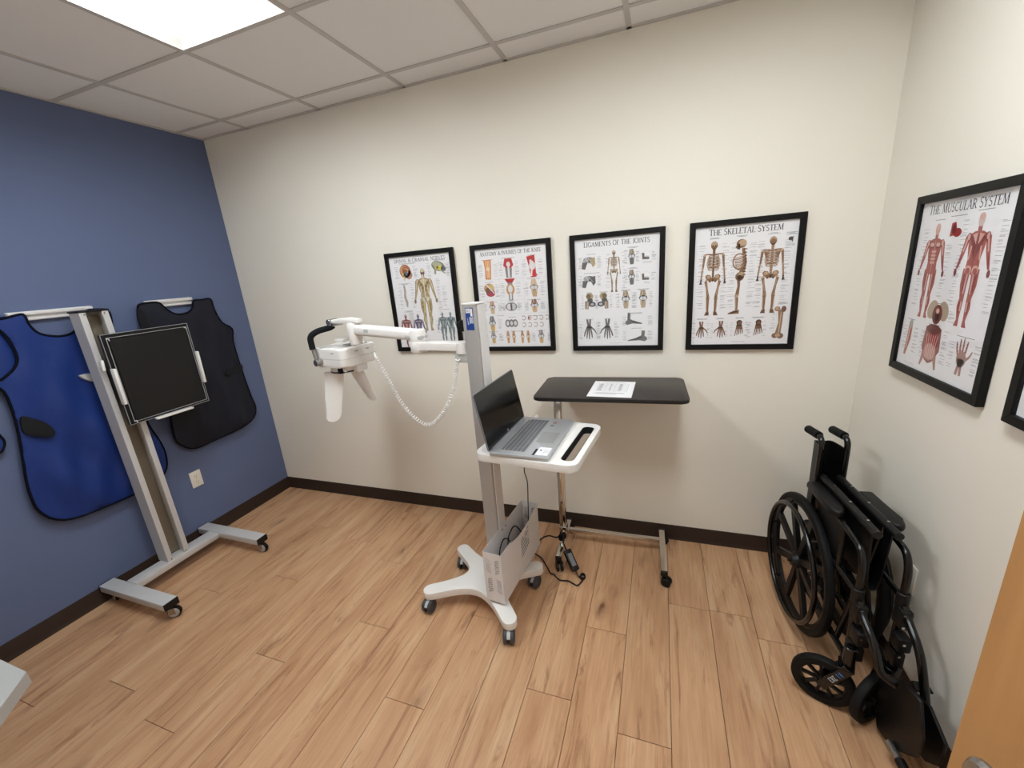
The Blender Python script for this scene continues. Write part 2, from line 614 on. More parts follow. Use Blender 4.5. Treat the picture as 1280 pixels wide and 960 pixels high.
# lamps: two recessed 2x4 troffers with a white basket and a rounded central diffuser
def troffer(i, j, label):
    xa, xb, ya, yb = xs[i], xs[i + 1], ys[j + 2], ys[j]
    cx, cy = (xa + xb) / 2, (ya + yb) / 2
    W, L_ = (xb - xa) - TB, (yb - ya) - TB
    t = thing('ceiling_light', label, 'ceiling light', (cx, cy, H), 0, 'recessed ceiling troffers')
    bb = B()
    w, l = W / 2, L_ / 2
    lw, ll, up = 0.165, 0.50, 0.085
    outer = [(-w, -l, 0.001), (w, -l, 0.001), (w, l, 0.001), (-w, l, 0.001)]
    inner = [(-lw, -ll, up), (lw, -ll, up), (lw, ll, up), (-lw, ll, up)]
    topv = [(-lw, -ll, up + 0.03), (lw, -ll, up + 0.03), (lw, ll, up + 0.03), (-lw, ll, up + 0.03)]
    rim = [(-w - 0.004, -l - 0.004, 0.001), (w + 0.004, -l - 0.004, 0.001), (w + 0.004, l + 0.004, 0.001), (-w - 0.004, l + 0.004, 0.001)]
    a = [bb.verts.new(p) for p in outer]; c = [bb.verts.new(p) for p in inner]; d = [bb.verts.new(p) for p in topv]
    rr = [bb.verts.new(p) for p in rim]; rt = [bb.verts.new((p[0], p[1], 0.12)) for p in rim]
    for k in range(4):
        k2 = (k + 1) % 4
        bb.faces.new((a[k], a[k2], c[k2], c[k])); bb.faces.new((c[k], c[k2], d[k2], d[k]))
        bb.faces.new((rr[k], rr[k2], a[k2], a[k])); bb.faces.new((rr[k2], rr[k], rt[k], rt[k2]))
    bb.faces.new(d[::-1]); bb.faces.new(rt)
    finish('reflector', bb, 'troffer', t, smooth=0)
    # bowed diffuser with rounded ends hanging in the basket
    pl = rrect(-0.155, -0.50, 0.155, 0.50, 0.07, 8)
    bb = B()
    sheet(bb, pl, lambda u, v: (u, v, 0.030 + 0.050 * (u / 0.155) ** 2 + 0.02 * max(0, (abs(v) - 0.42) / 0.08) ** 2), lambda u, v: (u, v, 0.088), step=0.05)
    finish('diffuser', bb, 'lens', t)
    bb = B()
    tube(bb, [(p[0] * 1.01, p[1] * 1.003, 0.03 + 0.05 * (p[0] / 0.155) ** 2 + 0.02 * max(0, (abs(p[1]) - 0.42) / 0.08) ** 2 + 0.002) for p in pl], 0.0035, 6, closed=True)
    finish('diffuser_rim', bb, 'troffer', t)
    return t

troffer(2, 2, 'recessed white ceiling light nearest the blue wall')
troffer(5, 2, 'recessed white ceiling light nearest the right cream wall')

# door, standing open into the room
dr = bpy.data.objects.new('door_1', None); COL.objects.link(dr); struct(dr)
E0 = Vector((3.42, -1.786, 0)); E1 = Vector((3.497, -2.70, 0))
dv = (E1 - E0); DW = dv.length
dr.location = E0; dr.rotation_euler = (0, 0, math.atan2(dv.y, dv.x))   # local +x runs along the leaf to the hinge; local -y faces the camera side
bb = B(); box(bb, (DW / 2, 0.0225, 1.02), (DW, 0.045, 2.03), 0.0015, 1)
finish('door_leaf', bb, 'door_wood', dr)
bb = B()
HZ = 1.020
lathe(bb, [(0, 0.0), (0.036, 0.0), (0.036, 0.004), (0.031, 0.010), (0.014, 0.012), (0.0115, 0.014), (0.0115, 0.05), (0, 0.05)], (0.062, 0, HZ), (0, -1, 0), 28)
tube(bb, fillet([(0.062, -0.044, HZ), (0.080, -0.052, HZ), (0.185, -0.05, HZ - 0.004)], 0.015), 0.0095, 12)
finish('door_handle', bb, 'steel', dr)
bb = B(); box(bb, (-0.0008, 0.0225, HZ), (0.002, 0.028, 0.057), 0.0005, 1)
finish('latch_plate', bb, 'steel', dr)

# ------------------------------------------------------------------ printing helpers (flat print on posters, papers, labels)
class Ink:
    """flat printed shapes; coordinates in millimetres from the sheet's upper left corner"""
    def __init__(self):
        self.v, self.f, self.c = [], [], []
        self.starts = [0]

    def fig(self):
        """shapes from here on belong to the next printed figure"""
        if self.starts[-1] != len(self.f):
            self.starts.append(len(self.f))

    def poly(self, pts, col, lay=1):
        s = len(self.v)
        self.v += [(p[0], p[1], lay) for p in pts]
        self.f.append(list(range(s, s + len(pts)))); self.c.append(col)

    def strip(self, pts, w, col, lay=1):
        n = len(pts); L_, R_ = [], []
        for i in range(n):
            a = pts[max(0, i - 1)]; c = pts[min(n - 1, i + 1)]
            dx, dy = c[0] - a[0], c[1] - a[1]; d = math.hypot(dx, dy) or 1
            ww = (w[i] if isinstance(w, (list, tuple)) else w) / 2
            L_.append((pts[i][0] - dy / d * ww, pts[i][1] + dx / d * ww)); R_.append((pts[i][0] + dy / d * ww, pts[i][1] - dx / d * ww))
        for i in range(n - 1):
            self.poly([L_[i], L_[i + 1], R_[i + 1], R_[i]], col, lay)

    def ell(self, x, y, rx, ry, col, lay=1, rot=0.0, n=14):
        ca, sa = math.cos(rot), math.sin(rot)
        self.poly([(x + rx * math.cos(2 * PI * k / n) * ca - ry * math.sin(2 * PI * k / n) * sa,
                    y + rx * math.cos(2 * PI * k / n) * sa + ry * math.sin(2 * PI * k / n) * ca) for k in range(n)], col, lay)

    def arc(self, x, y, rx, ry, a0, a1, w, col, lay=1, n=8):
        self.strip([(x + rx * math.cos(R(a0 + (a1 - a0) * k / n)), y + ry * math.sin(R(a0 + (a1 - a0) * k / n))) for k in range(n + 1)], w, col, lay)

    def text_block(self, x, y, w, n, pitch=3.6, col=(120, 120, 128), h=1.15, align=0):
        for k in range(n):
            ww = w * rnd.uniform(0.45, 1.0)
            xx = x + (w - ww if align > 0 else (w - ww) / 2 if align == 0 else 0)
            cuts = xx
            while cuts < xx + ww:
                l = min(rnd.uniform(4, 9), xx + ww - cuts)
                self.poly([(cuts, y + k * pitch), (cuts + l, y + k * pitch), (cuts + l, y + k * pitch + h), (cuts, y + k * pitch + h)], col, 1)
                cuts += l + 1.2

    def callouts(self, x, y, w, h, n, side):
        """rows of tiny captions with leader lines beside a figure; side -1 left, 1 right"""
        for k in range(n):
            yy = y + h * (k + rnd.uniform(0.1, 0.8)) / n
            self.text_block(x, yy, w, rnd.choice((1, 1, 2)), 3.0, (118, 118, 126), 1.2, -side)
            if rnd.random() < 0.6:
                xs_ = x + w + 1 if side < 0 else x - 1
                self.poly([(xs_, yy + 0.4), (xs_ - side * 9, yy + 0.4), (xs_ - side * 9, yy + 0.75), (xs_, yy + 0.75)], (150, 150, 155), 1)

    def build_figures(self, name, parent, W, Ht, y):
        out = []
        ends = self.starts[1:] + [len(self.f)]
        for a, e in zip(self.starts, ends):
            if e <= a:
                continue
            J = Ink()
            for fc, c in zip(self.f[a:e], self.c[a:e]):
                s = len(J.v)
                J.v += [self.v[i] for i in fc]
                J.f.append(list(range(s, s + len(fc)))); J.c.append(c)
            out.append(J.build(name, parent, W, Ht, y))
        return out

    def build(self, name, parent, W, Ht, y, m='print_ink'):
        me = bpy.data.meshes.new(name)
        me.from_pydata([((p[0] - W / 2) / 1000, y - 0.00006 * p[2], (Ht - p[1]) / 1000) for p in self.v], [], self.f)
        at = me.color_attributes.new('ink', 'FLOAT_COLOR', 'CORNER')
        i = 0
        for fc, c in zip(self.f, self.c):
            cc = srgb(*c)
            for _k in fc:
                at.data[i].color = cc; i += 1
        me.materials.append(MATS[m])
        o = bpy.data.objects.new(name, me); COL.objects.link(o); o.parent = parent
        return o


# serif capitals: strokes as (kind, points); kinds t thick, n thin, m bowl; s = serif centre (x, y, length)
def _ar(cx, cy, rx, ry, a0, a1, n=9):
    return [(cx + rx * math.cos(R(a0 + (a1 - a0) * k / n)), cy + ry * math.sin(R(a0 + (a1 - a0) * k / n))) for k in range(n + 1)]


GLY = {
    'A': (.78, [('n', [(.08, 0), (.38, 1)]), ('t', [(.40, 1), (.68, 0)]), ('n', [(.19, .35), (.56, .35)])], [(.08, 0, .24), (.68, 0, .26)]),
    'C': (.74, [('m', _ar(.40, .5, .33, .47, 48, 312, 14))], []),
    'D': (.78, [('t', [(.14, 0), (.14, 1)]), ('m', [(.14, .97), (.34, .97)] + _ar(.34, .5, .36, .47, 90, -90, 10) + [(.14, .03)])], [(.12, 0, .2), (.12, 1, .2)]),
    'E': (.62, [('t', [(.15, 0), (.15, 1)]), ('n', [(.15, .97), (.55, .97)]), ('n', [(.15, .5), (.45, .5)]), ('n', [(.15, .03), (.57, .03)]), ('n', [(.55, 1), (.55, .82)]), ('n', [(.57, 0), (.57, .2)])], [(.13, 0, .2), (.13, 1, .2)]),
    'F': (.58, [('t', [(.15, 0), (.15, 1)]), ('n', [(.15, .97), (.53, .97)]), ('n', [(.15, .5), (.43, .5)]), ('n', [(.53, 1), (.53, .82)])], [(.15, 0, .28), (.13, 1, .2)]),
    'G': (.78, [('m', _ar(.40, .5, .33, .47, 48, 312, 14)), ('t', [(.64, .05), (.64, .42)])], [(.64, .42, .24)]),
    'H': (.80, [('t', [(.16, 0), (.16, 1)]), ('t', [(.64, 0), (.64, 1)]), ('n', [(.16, .5), (.64, .5)])], [(.16, 0, .28), (.16, 1, .28), (.64, 0, .28), (.64, 1, .28)]),
    'I': (.36, [('t', [(.18, 0), (.18, 1)])], [(.18, 0, .28), (.18, 1, .28)]),
    'J': (.42, [('t', [(.28, 1), (.28, .12)]), ('m', [(.28, .14), (.22, -.02), (.06, 0)])], [(.28, 1, .26)]),
    'K': (.76, [('t', [(.16, 0), (.16, 1)]), ('n', [(.16, .42), (.60, 1)]), ('t', [(.30, .60), (.66, 0)])], [(.16, 0, .28), (.16, 1, .28), (.58, 1, .24), (.68, 0, .22)]),
    'L': (.60, [('t', [(.16, 0), (.16, 1)]), ('n', [(.16, .03), (.56, .03)]), ('n', [(.56, 0), (.56, .2)])], [(.13, 0, .22), (.16, 1, .28)]),
    'M': (.96, [('n', [(.14, 0), (.16, 1)]), ('t', [(.18, 1), (.48, .05)]), ('n', [(.48, .05), (.78, 1)]), ('t', [(.80, 0), (.78, 1)])], [(.14, 0, .22), (.15, 1, .18), (.80, 0, .28), (.80, 1, .2)]),
    'N': (.80, [('n', [(.14, 0), (.14, 1)]), ('t', [(.16, 1), (.66, 0)]), ('n', [(.66, 0), (.66, 1)])], [(.14, 0, .22), (.12, 1, .2), (.66, 1, .22)]),
    'O': (.80, [('m', _ar(.40, .5, .33, .47, 0, 360, 20))], []),
    'P': (.64, [('t', [(.16, 0), (.16, 1)]), ('m', [(.16, .97), (.32, .97)] + _ar(.32, .72, .24, .25, 90, -90, 8) + [(.16, .47)])], [(.16, 0, .28), (.13, 1, .2)]),
    'R': (.74, [('t', [(.16, 0), (.16, 1)]), ('m', [(.16, .97), (.32, .97)] + _ar(.32, .74, .23, .23, 90, -90, 8) + [(.16, .51)]), ('t', [(.34, .5), (.66, 0)])], [(.16, 0, .28), (.13, 1, .2), (.68, 0, .2)]),
    'S': (.58, [('m', _ar(.30, .74, .19, .23, 35, 230, 8) + [(.30, .50)] + _ar(.28, .27, .21, .25, 60, -150, 9))], []),
    'T': (.70, [('t', [(.35, 0), (.35, 1)]), ('n', [(.05, .97), (.65, .97)]), ('n', [(.05, 1), (.05, .82)]), ('n', [(.65, 1), (.65, .82)])], [(.35, 0, .28)]),
    'U': (.78, [('t', [(.16, 1), (.16, .3)]), ('m', _ar(.39, .30, .24, .28, 180, 360, 9)), ('n', [(.63, .3), (.63, 1)])], [(.16, 1, .28), (.63, 1, .24)]),
    'V': (.76, [('t', [(.08, 1), (.38, 0)]), ('n', [(.38, 0), (.68, 1)])], [(.08, 1, .26), (.68, 1, .22)]),
    'Y': (.72, [('t', [(.08, 1), (.36, .48)]), ('n', [(.36, .48), (.64, 1)]), ('t', [(.36, .48), (.36, 0)])], [(.08, 1, .26), (.64, 1, .22), (.36, 0, .28)]),
    '&': (.82, [('m', [(.74, .5), (.60, .18), (.34, 0), (.12, .12), (.10, .32), (.34, .56), (.46, .78), (.36, .97), (.22, .84), (.30, .62), (.56, .26), (.78, 0)])], []),
    ' ': (.36, [], []),
}


def lettering(ink, text, x0, x1, ytop, hgt, col=(52, 50, 54), small=0.94):
    big = True; runs = []
    for ch in text:
        runs.append((ch, 1.0 if big and ch != ' ' else small)); big = (ch == ' ')
    tot = sum(GLY[c][0] * s for c, s in runs)
    kx = (x1 - x0) / tot
    x = x0
    for c, s in runs:
        wd, st, se = GLY[c]
        k = kx * s; hh = hgt * s
        f = lambda p: (x + p[0] * k, ytop + hgt - p[1] * hh)
        TW = {'t': 0.135 * hgt * s, 'n': 0.06 * hgt * s, 'm': 0.10 * hgt * s}
        for kind, pts in st:
            ink.strip([f(p) for p in pts], TW[kind], col, 2)
        for sx, sy, sl in se:
            a = f((sx - sl / 2, sy)); c2 = f((sx + sl / 2, sy)); th = 0.05 * hgt
            d = -th if sy < .5 else th
            ink.poly([(a[0], a[1]), (c2[0], c2[1]), (c2[0], c2[1] + d), (a[0], a[1] + d)], col, 2)
        x += wd * k


BONE, BLT, BDK = (138, 102, 76), (190, 160, 130), (74, 50, 38)


def hand(I, x, y, s, col, flip=1, up=False, dark=None):
    I.fig()
    dark = dark or tuple(int(c * .62) for c in col)
    d = -1 if up else 1
    I.strip([(x - .10 * s * flip, y - .5 * s * d), (x - .04 * s * flip, y - .15 * s * d)], .10 * s, col, 2)
    I.strip([(x + .06 * s * flip, y - .5 * s * d), (x + .03 * s * flip, y - .15 * s * d)], .09 * s, col, 2)
    I.ell(x, y - .08 * s * d, .15 * s, .10 * s, dark, 2)
    for k, (dx, l) in enumerate(((-.20, .38), (-.10, .48), (0.0, .52), (.11, .45))):
        tx = x + flip * (dx * 1.35) * s
        I.strip([(x + flip * dx * .6 * s, y - .05 * s * d), ((x + flip * dx * .9 * s + tx) / 2, y + l * .5 * s * d), (tx, y + l * s * d)], [.075 * s, .07 * s, .045 * s], col, 3)
        for t in (.35, .62, .82):
            I.ell(x + flip * dx * (.75 + .55 * t) * s, y + l * t * s * d, .03 * s, .018 * s, dark, 4, n=8)
    I.strip([(x + flip * .12 * s, y - .08 * s * d), (x + flip * .28 * s, y + .06 * s * d), (x + flip * .36 * s, y + .22 * s * d)], [.075 * s, .07 * s, .04 * s], col, 3)


def foot_top(I, x, y, s, col):
    I.fig()
    dk = tuple(int(c * .6) for c in col)
    I.ell(x, y - .36 * s, .15 * s, .16 * s, dk, 2); I.ell(x + .01 * s, y - .34 * s, .10 * s, .11 * s, col, 3)
    I.poly([(x - .14 * s, y - .25 * s), (x + .14 * s, y - .25 * s), (x + .19 * s, y), (x - .17 * s, y)], dk, 2)
    for k in range(5):
        a = -.16 + .085 * k
        I.strip([(x + a * .7 * s, y - .16 * s), (x + a * 1.25 * s, y + (.40 - .035 * k) * s)], [.065 * s, .04 * s], col, 3)


def foot_side(I, x, y, s, col):
    I.fig()
    dk = tuple(int(c * .6) for c in col)
    I.strip([(x, y - .55 * s), (x - .02 * s, y - .1 * s)], .17 * s, col, 2)
    I.poly([(x - .22 * s, y + .12 * s), (x - .20 * s, y - .05 * s), (x + .05 * s, y - .18 * s), (x + .25 * s, y - .06 * s), (x + .75 * s, y + .08 * s), (x + .76 * s, y + .15 * s), (x + .2 * s, y + .10 * s), (x - .1 * s, y + .18 * s)], col, 3)
    for k in range(4):
        I.strip([(x + (.05 + .06 * k) * s, y - .08 * s), (x + (.5 + .07 * k) * s, y + .11 * s)], .018 * s, dk, 4)
    I.strip([(x - .05 * s, y - .5 * s), (x - .07 * s, y - .1 * s)], .03 * s, dk, 3)


def skeleton(I, cx, y, h, view='front', col=BONE, lt=BLT, dk=BDK):
    I.fig()
    X = lambda a: cx + a * h
    Y = lambda a: y + a * h
    st = lambda pts, w, c=col, l=3: I.strip([(X(a), Y(b_)) for a, b_ in pts], [q * h * 1.25 for q in w] if isinstance(w, (list, tuple)) else w * h * 1.25, c, l)
    el = lambda a, b_, rx, ry, c, l=3, rot=0: I.ell(X(a), Y(b_), rx * h, ry * h, c, l, rot)
    if view == 'side':
        el(-.005, .06, .062, .058, col); el(.01, .05, .048, .04, lt, 4); el(-.045, .10, .03, .022, col); el(-.035, .07, .014, .014, dk, 5)
        st([(-.055, .115), (-.02, .13)], .014, dk, 4)
        st([(.02, .12), (.035, .20), (.05, .30), (.03, .40), (.01, .47), (.02, .52)], [.028, .034, .042, .05, .055, .04], col)
        for k in range(9):
            st([(.03, .13 + .042 * k), (.07, .135 + .042 * k)], .010, dk, 4)
        I.arc(X(-.02), Y(.29), .075 * h, .10 * h, 60, 300, .016 * h, col, 3, 12)
        for k in range(8):
            st([(.045, .21 + .021 * k), (-.02, .235 + .024 * k), (-.085 + .004 * k, .245 + .018 * k)], .011, (lt, col)[k % 2], 4)
        el(.0, .49, .055, .06, col); el(.0, .50, .03, .035, dk, 4); el(.02, .46, .04, .03, lt, 4)
        st([(-.01, .53), (-.005, .62), (-.02, .74)], [.032, .026, .036], col); el(-.025, .75, .028, .02, lt, 4)
        st([(-.02, .77), (-.015, .94)], [.034, .022], col); st([(-.028, .78), (-.022, .92)], .008, lt, 4)
        I.poly([(X(.02), Y(.94)), (X(-.03), Y(.945)), (X(-.12), Y(.985)), (X(-.12), Y(1.0)), (X(.02), Y(.995))], col, 3)
        st([(.0, .96), (-.10, .99)], .012, dk, 4)
        return
    back = view == 'back'
    el(0, .055, .043, .052, col); el(0, .042, .036, .034, lt, 4)
    if back:
        el(0, .09, .026, .022, dk, 4); el(0, .06, .03, .03, col, 5)
    else:
        el(-.016, .062, .011, .011, dk, 5); el(.016, .062, .011, .011, dk, 5); el(0, .08, .006, .009, dk, 5)
        el(0, .10, .024, .014, col, 4); st([(-.016, .098), (.016, .098)], .007, dk, 5)
    st([(0, .11), (0, .17)], .026, col); st([(0, .16), (0, .50)], .026 if back else .018, dk if not back else col, 2 if not back else 5)
    for k in range(16):
        st([(-.015, .125 + .0235 * k), (.015, .125 + .0235 * k)], .008, lt if back else col, 6 if back else 3)
    for s in (-1, 1):
        for k in range(9):
            wv = .052 + .032 * math.sin(PI * (k + 1.2) / 11)
            a0 = .185 + .0205 * k
            pts = [(0, a0), (s * wv * .65, a0 - .006), (s * wv, a0 + .014), (s * wv * .80, a0 + .030), (s * .016, a0 + .016 + (.012 if k > 5 else 0))]
            st(pts, .0085, (col, lt)[k % 2], 4)
        st([(0, .178), (s * .05, .168), (s * .108, .168)], .013, col, 5)
        if back:
            I.poly([(X(s * .03), Y(.185)), (X(s * .105), Y(.175)), (X(s * .07), Y(.28))], col, 6)
            st([(s * .03, .2), (s * .1, .185)], .008, lt, 7)
        el(s * .112, .178, .018, .015, lt, 6)
        st([(s * .115, .18), (s * .132, .345)], [.026, .017], col, 5); el(s * .134, .355, .015, .011, lt, 6)
        st([(s * .134, .36), (s * .152, .50)], [.016, .010], col, 5); st([(s * .128, .36), (s * .142, .50)], .007, lt, 6)
        el(s * .150, .512, .012, .012, dk, 5)
        for k in range(4):
            st([(s * .150, .515), (s * (.138 + .010 * k), .57 - .004 * abs(k - 1))], .006, dk, 5)
        # pelvis
        I.poly([(X(s * .012), Y(.50)), (X(s * .03), Y(.445)), (X(s * .075), Y(.435)), (X(s * .098), Y(.462)), (X(s * .08), Y(.505)), (X(s * .03), Y(.535))], col, 3)
        el(s * .055, .468, .026, .022, lt, 4); el(s * .034, .525, .017, .016, col, 4); el(s * .034, .526, .009, .009, dk, 5)
        el(s * .078, .515, .018, .016, lt, 5)
        st([(s * .088, .525), (s * .07, .62), (s * .052, .735)], [.030, .020, .030], col, 4); st([(s * .080, .55), (s * .056, .71)], .006, lt, 5)
        el(s * .052, .745, .027, .016, lt, 5); el(s * .052, .743, .012, .011, dk if not back else col, 6)
        el(s * .052, .768, .025, .013, col, 5)
        st([(s * .050, .77), (s * .046, .945)], [.027, .016], col, 4); st([(s * .068, .78), (s * .062, .94)], .008, lt, 5)
        I.poly([(X(s * .030), Y(.945)), (X(s * .066), Y(.945)), (X(s * .088), Y(1.0)), (X(s * .028), Y(1.0))], col, 4)
        for k in range(3):
            st([(s * (.040 + .008 * k), .955), (s * (.040 + .016 * k), .998)], .004, dk, 5)
    el(0, .50, .024, .032, col, 5); el(0, .515, .012, .016, dk, 6)


def body(I, cx, y, h, base, lt, dk, back=False, arms=1.0, skin=None):
    I.fig()
    X = lambda a: cx + a * h
    Y = lambda a: y + a * h
    P = lambda pts, c, l: I.poly([(X(a), Y(b_)) for a, b_ in pts], c, l)
    st = lambda pts, w, c, l: I.strip([(X(a), Y(b_)) for a, b_ in pts], [q * h for q in w] if isinstance(w, (list, tuple)) else w * h, c, l)
    el = lambda a, b_, rx, ry, c, l, rot=0: I.ell(X(a), Y(b_), rx * h, ry * h, c, l, rot)
    el(0, .062, .040, .058, skin or base, 3); st([(0, .10), (0, .16)], .05, base, 2)
    el(0, .035, .036, .032, lt, 4)
    P([(-.115, .185), (-.05, .155), (.05, .155), (.115, .185), (.10, .30), (.078, .40), (.088, .50), (0, .53), (-.088, .50), (-.078, .40), (-.10, .30)], base, 2)
    for s in (-1, 1):
        el(s * .115, .205, .032, .04, dk, 3); el(s * .118, .20, .018, .03, lt, 4)
        st([(s * .125, .20), (s * (.125 + .03 * arms), .345), (s * (.125 + .065 * arms), .48)], [.062, .048, .026], base, 2)
        st([(s * .13, .22), (s * (.125 + .028 * arms), .33)], .018, lt, 4); st([(s * (.125 + .036 * arms), .36), (s * (.125 + .06 * arms), .47)], .012, dk, 4)
        el(s * (.125 + .075 * arms), .515, .020, .036, dk, 3)
        st([(s * .055, .48), (s * .062, .62), (s * .048, .745)], [.098, .088, .056], base, 3)
        st([(s * .048, .74), (s * .056, .82), (s * .045, .945)], [.056, .066, .030], base, 3)
        st([(s * .040, .52), (s * .045, .70)], .016, lt, 5); st([(s * .078, .52), (s * .070, .68)], .014, dk, 5); st([(s * .060, .51), (s * .056, .69)], .008, dk, 6)
        st([(s * .064, .77), (s * .056, .88)], .014, dk, 5); st([(s * .040, .77), (s * .042, .86)], .016, lt, 5)
        P([(s * .028, .94), (s * .062, .94), (s * .085, 1.0), (s * .026, 1.0)], base, 4)
        if back:
            P([(s * .008, .18), (s * .095, .20), (s * .06, .28), (s * .008, .40)], dk, 4)
            P([(s * .012, .17), (s * .07, .185), (s * .014, .27)], lt, 5)
            el(s * .045, .49, .042, .042, lt, 4); el(s * .047, .50, .030, .030, base, 5)
            st([(s * .06, .28), (s * .07, .40)], .018, lt, 5)
        else:
            el(s * .052, .225, .046, .036, dk, 4); el(s * .050, .218, .036, .022, lt, 5)
            for k in range(4):
                el(s * .020, .29 + .038 * k, .017, .014, lt, 5)
                st([(s * .05, .28 + .035 * k), (s * .085, .265 + .035 * k)], .010, dk, 5)
    st([(0, .18), (0, .50)], .006, lt if not back else dk, 6)


def joint(I, x, y, w, h, top, bot, dk=(88, 80, 76), lig=(214, 214, 218)):
    I.fig()
    I.strip([(x - .05 * w, y - .5 * h), (x, y - .12 * h)], [.45 * w, .75 * w], top, 2)
    I.strip([(x, y + .08 * h), (x + .02 * w, y + .5 * h)], [.72 * w, .42 * w], bot, 2)
    I.ell(x, y - .05 * h, .46 * w, .15 * h, dk, 3); I.ell(x, y - .03 * h, .38 * w, .10 * h, lig, 4)
    for k in (-1, 0, 1):
        I.strip([(x + .22 * k * w, y - .22 * h), (x + .26 * k * w, y + .24 * h)], .05 * w, lig if k else dk, 5)
    I.strip([(x - .10 * w, y - .48 * h), (x - .06 * w, y - .2 * h)], .05 * w, lig, 4)


PW_, PH_ = 446.0, 586.0


def poster(px, z0, label, wall, W=0.492, Hh=0.636, y=None, draw=None, title=None, group='black framed anatomy posters'):
    if wall == 'back':
        t = thing('framed_poster', label, 'poster', (px, -0.001, z0), 0, group)
    else:
        t = thing('framed_poster', label, 'poster', (XR - 0.001, px, z0), -PI / 2, group)
    fw, fd = 0.027, 0.022
    # mitred rails
    w, h = W / 2, Hh
    def rail(pts):
        bb = B()
        a = [bb.verts.new((p[0], -fd, p[1])) for p in pts]; c = [bb.verts.new((p[0], 0, p[1])) for p in pts]
        bb.faces.new(a); bb.faces.new(c[::-1])
        for k in range(4):
            bb.faces.new((a[k], c[k], c[(k + 1) % 4], a[(k + 1) % 4]))
        bevel_sharp(bb, 0.0012, 1)
        finish('frame_rail', bb, 'frame_black', t)
    g = 0.00015
    rail([(-w, 0), (w, 0), (w - fw - g, fw - g), (-w + fw + g, fw - g)]); rail([(-w + fw + g, h - fw + g), (w - fw - g, h - fw + g), (w, h), (-w, h)])
    rail([(-w, g), (-w + fw, fw), (-w + fw, h - fw), (-w, h - g)]); rail([(w - fw, fw), (w, g), (w, h - g), (w - fw, h - fw)])
    bb = B(); box(bb, (0, -0.009, h / 2), (W - 2 * fw + 0.004, 0.003, Hh - 2 * fw + 0.004))
    finish('print_sheet', bb, 'paper', t, smooth=0)
    bb = B(); box(bb, (0, -0.0145, h / 2), (W - 2 * fw - 0.0004, 0.0012, Hh - 2 * fw - 0.0004))
    finish('clear_pane', bb, 'pane', t, smooth=0)
    SW, SH = (W - 2 * fw) * 1000, (Hh - 2 * fw) * 1000
    e = bpy.data.objects.new('x', None)
    def place(o):
        o.location.z = fw
        o.scale = (SW / PW_, 1, SH / PH_)
    bpy.data.objects.remove(e)
    if title:
        I = Ink(); lettering(I, title[0], title[1] * PW_, title[2] * PW_, title[3] * PH_, title[4])
        place(I.build('title_lettering', t, PW_, PH_, -0.0107))
    if draw:
        F, Cc = Ink(), Ink()
        draw(F, Cc)
        for o in F.build_figures('printed_figure', t, PW_, PH_, -0.0107):
            place(o)
        o = Cc.build('caption_lines', t, PW_, PH_, -0.0106)
        o['kind'] = 'stuff'
        place(o)
    return t


def U(u):
    return u * PW_


def V(v):
    return v * PH_


def draw_skeletal(F, K):
    skeleton(F, U(.20), V(.115), V(.625), 'front'); skeleton(F, U(.475), V(.115), V(.62), 'side'); skeleton(F, U(.775), V(.115), V(.62), 'back')
    for u in (.20, .47, .775):
        K.text_block(U(u) - 28, V(.088), 56, 2, 4, (70, 70, 76), 1.8)
    for u, s in ((.03, -1), (.29, 1), (.56, 1), (.885, 1), (.62, -1), (.345, -1)):
        K.callouts(U(u), V(.14), U(.075), V(.54), 26, s)
    for k, u in enumerate((.105, .30, .505, .69)):
        K.text_block(U(u) - 30, V(.765), 62, 2, 4, (80, 80, 86), 1.6)
        K.callouts(U(u) - 46, V(.80), 16, V(.14), 7, -1); K.callouts(U(u) + 28, V(.80), 16, V(.14), 7, 1)
    hand(F, U(.105), V(.865), 86, (128, 92, 72), 1); hand(F, U(.31), V(.865), 86, (128, 92, 72), -1)
    foot_top(F, U(.505), V(.865), 88, (128, 92, 72)); foot_top(F, U(.70), V(.865), 88, (128, 92, 72))
    F.fig()
    # femur
    x, y, s = U(.905), V(.69), V(.255)
    F.strip([(x + 2, y + .08 * s), (x + 4, y + .5 * s), (x - 4, y + .93 * s)], [24, 17, 26], (150, 118, 96), 2)
    F.strip([(x + 4, y + .15 * s), (x + 1, y + .85 * s)], 4, (206, 178, 148), 3)
    F.ell(x - 14, y + .05 * s, 13, 12, (160, 126, 100), 3); F.ell(x + 14, y + .06 * s, 11, 15, (120, 88, 70), 3); F.ell(x - 15, y + .04 * s, 8, 7, BLT, 4)
    F.ell(x - 15, y + .94 * s, 14, 13, (132, 98, 78), 3); F.ell(x + 8, y + .95 * s, 15, 14, (132, 98, 78), 3); F.ell(x - 3, y + .93 * s, 12, 9, BLT, 4)
    K.text_block(U(.86), V(.655), 54, 2, 4, (80, 80, 86), 1.6); K.callouts(U(.81), V(.70), 22, V(.2), 9, -1)
    F.fig()
    F.ell(U(.935), V(.145), 10, 9, (92, 84, 80), 2); F.strip([(U(.92), V(.15)), (U(.955), V(.13)), (U(.95), V(.17))], 5, (60, 56, 54), 3)
    K.text_block(U(.89), V(.095), 46, 3, 4, (70, 70, 76), 1.7); K.text_block(U(.89), V(.18), 42, 4, 3.5)
    K.text_block(U(.40), V(.975), 90, 1, 3, (130, 130, 136), 1.2)


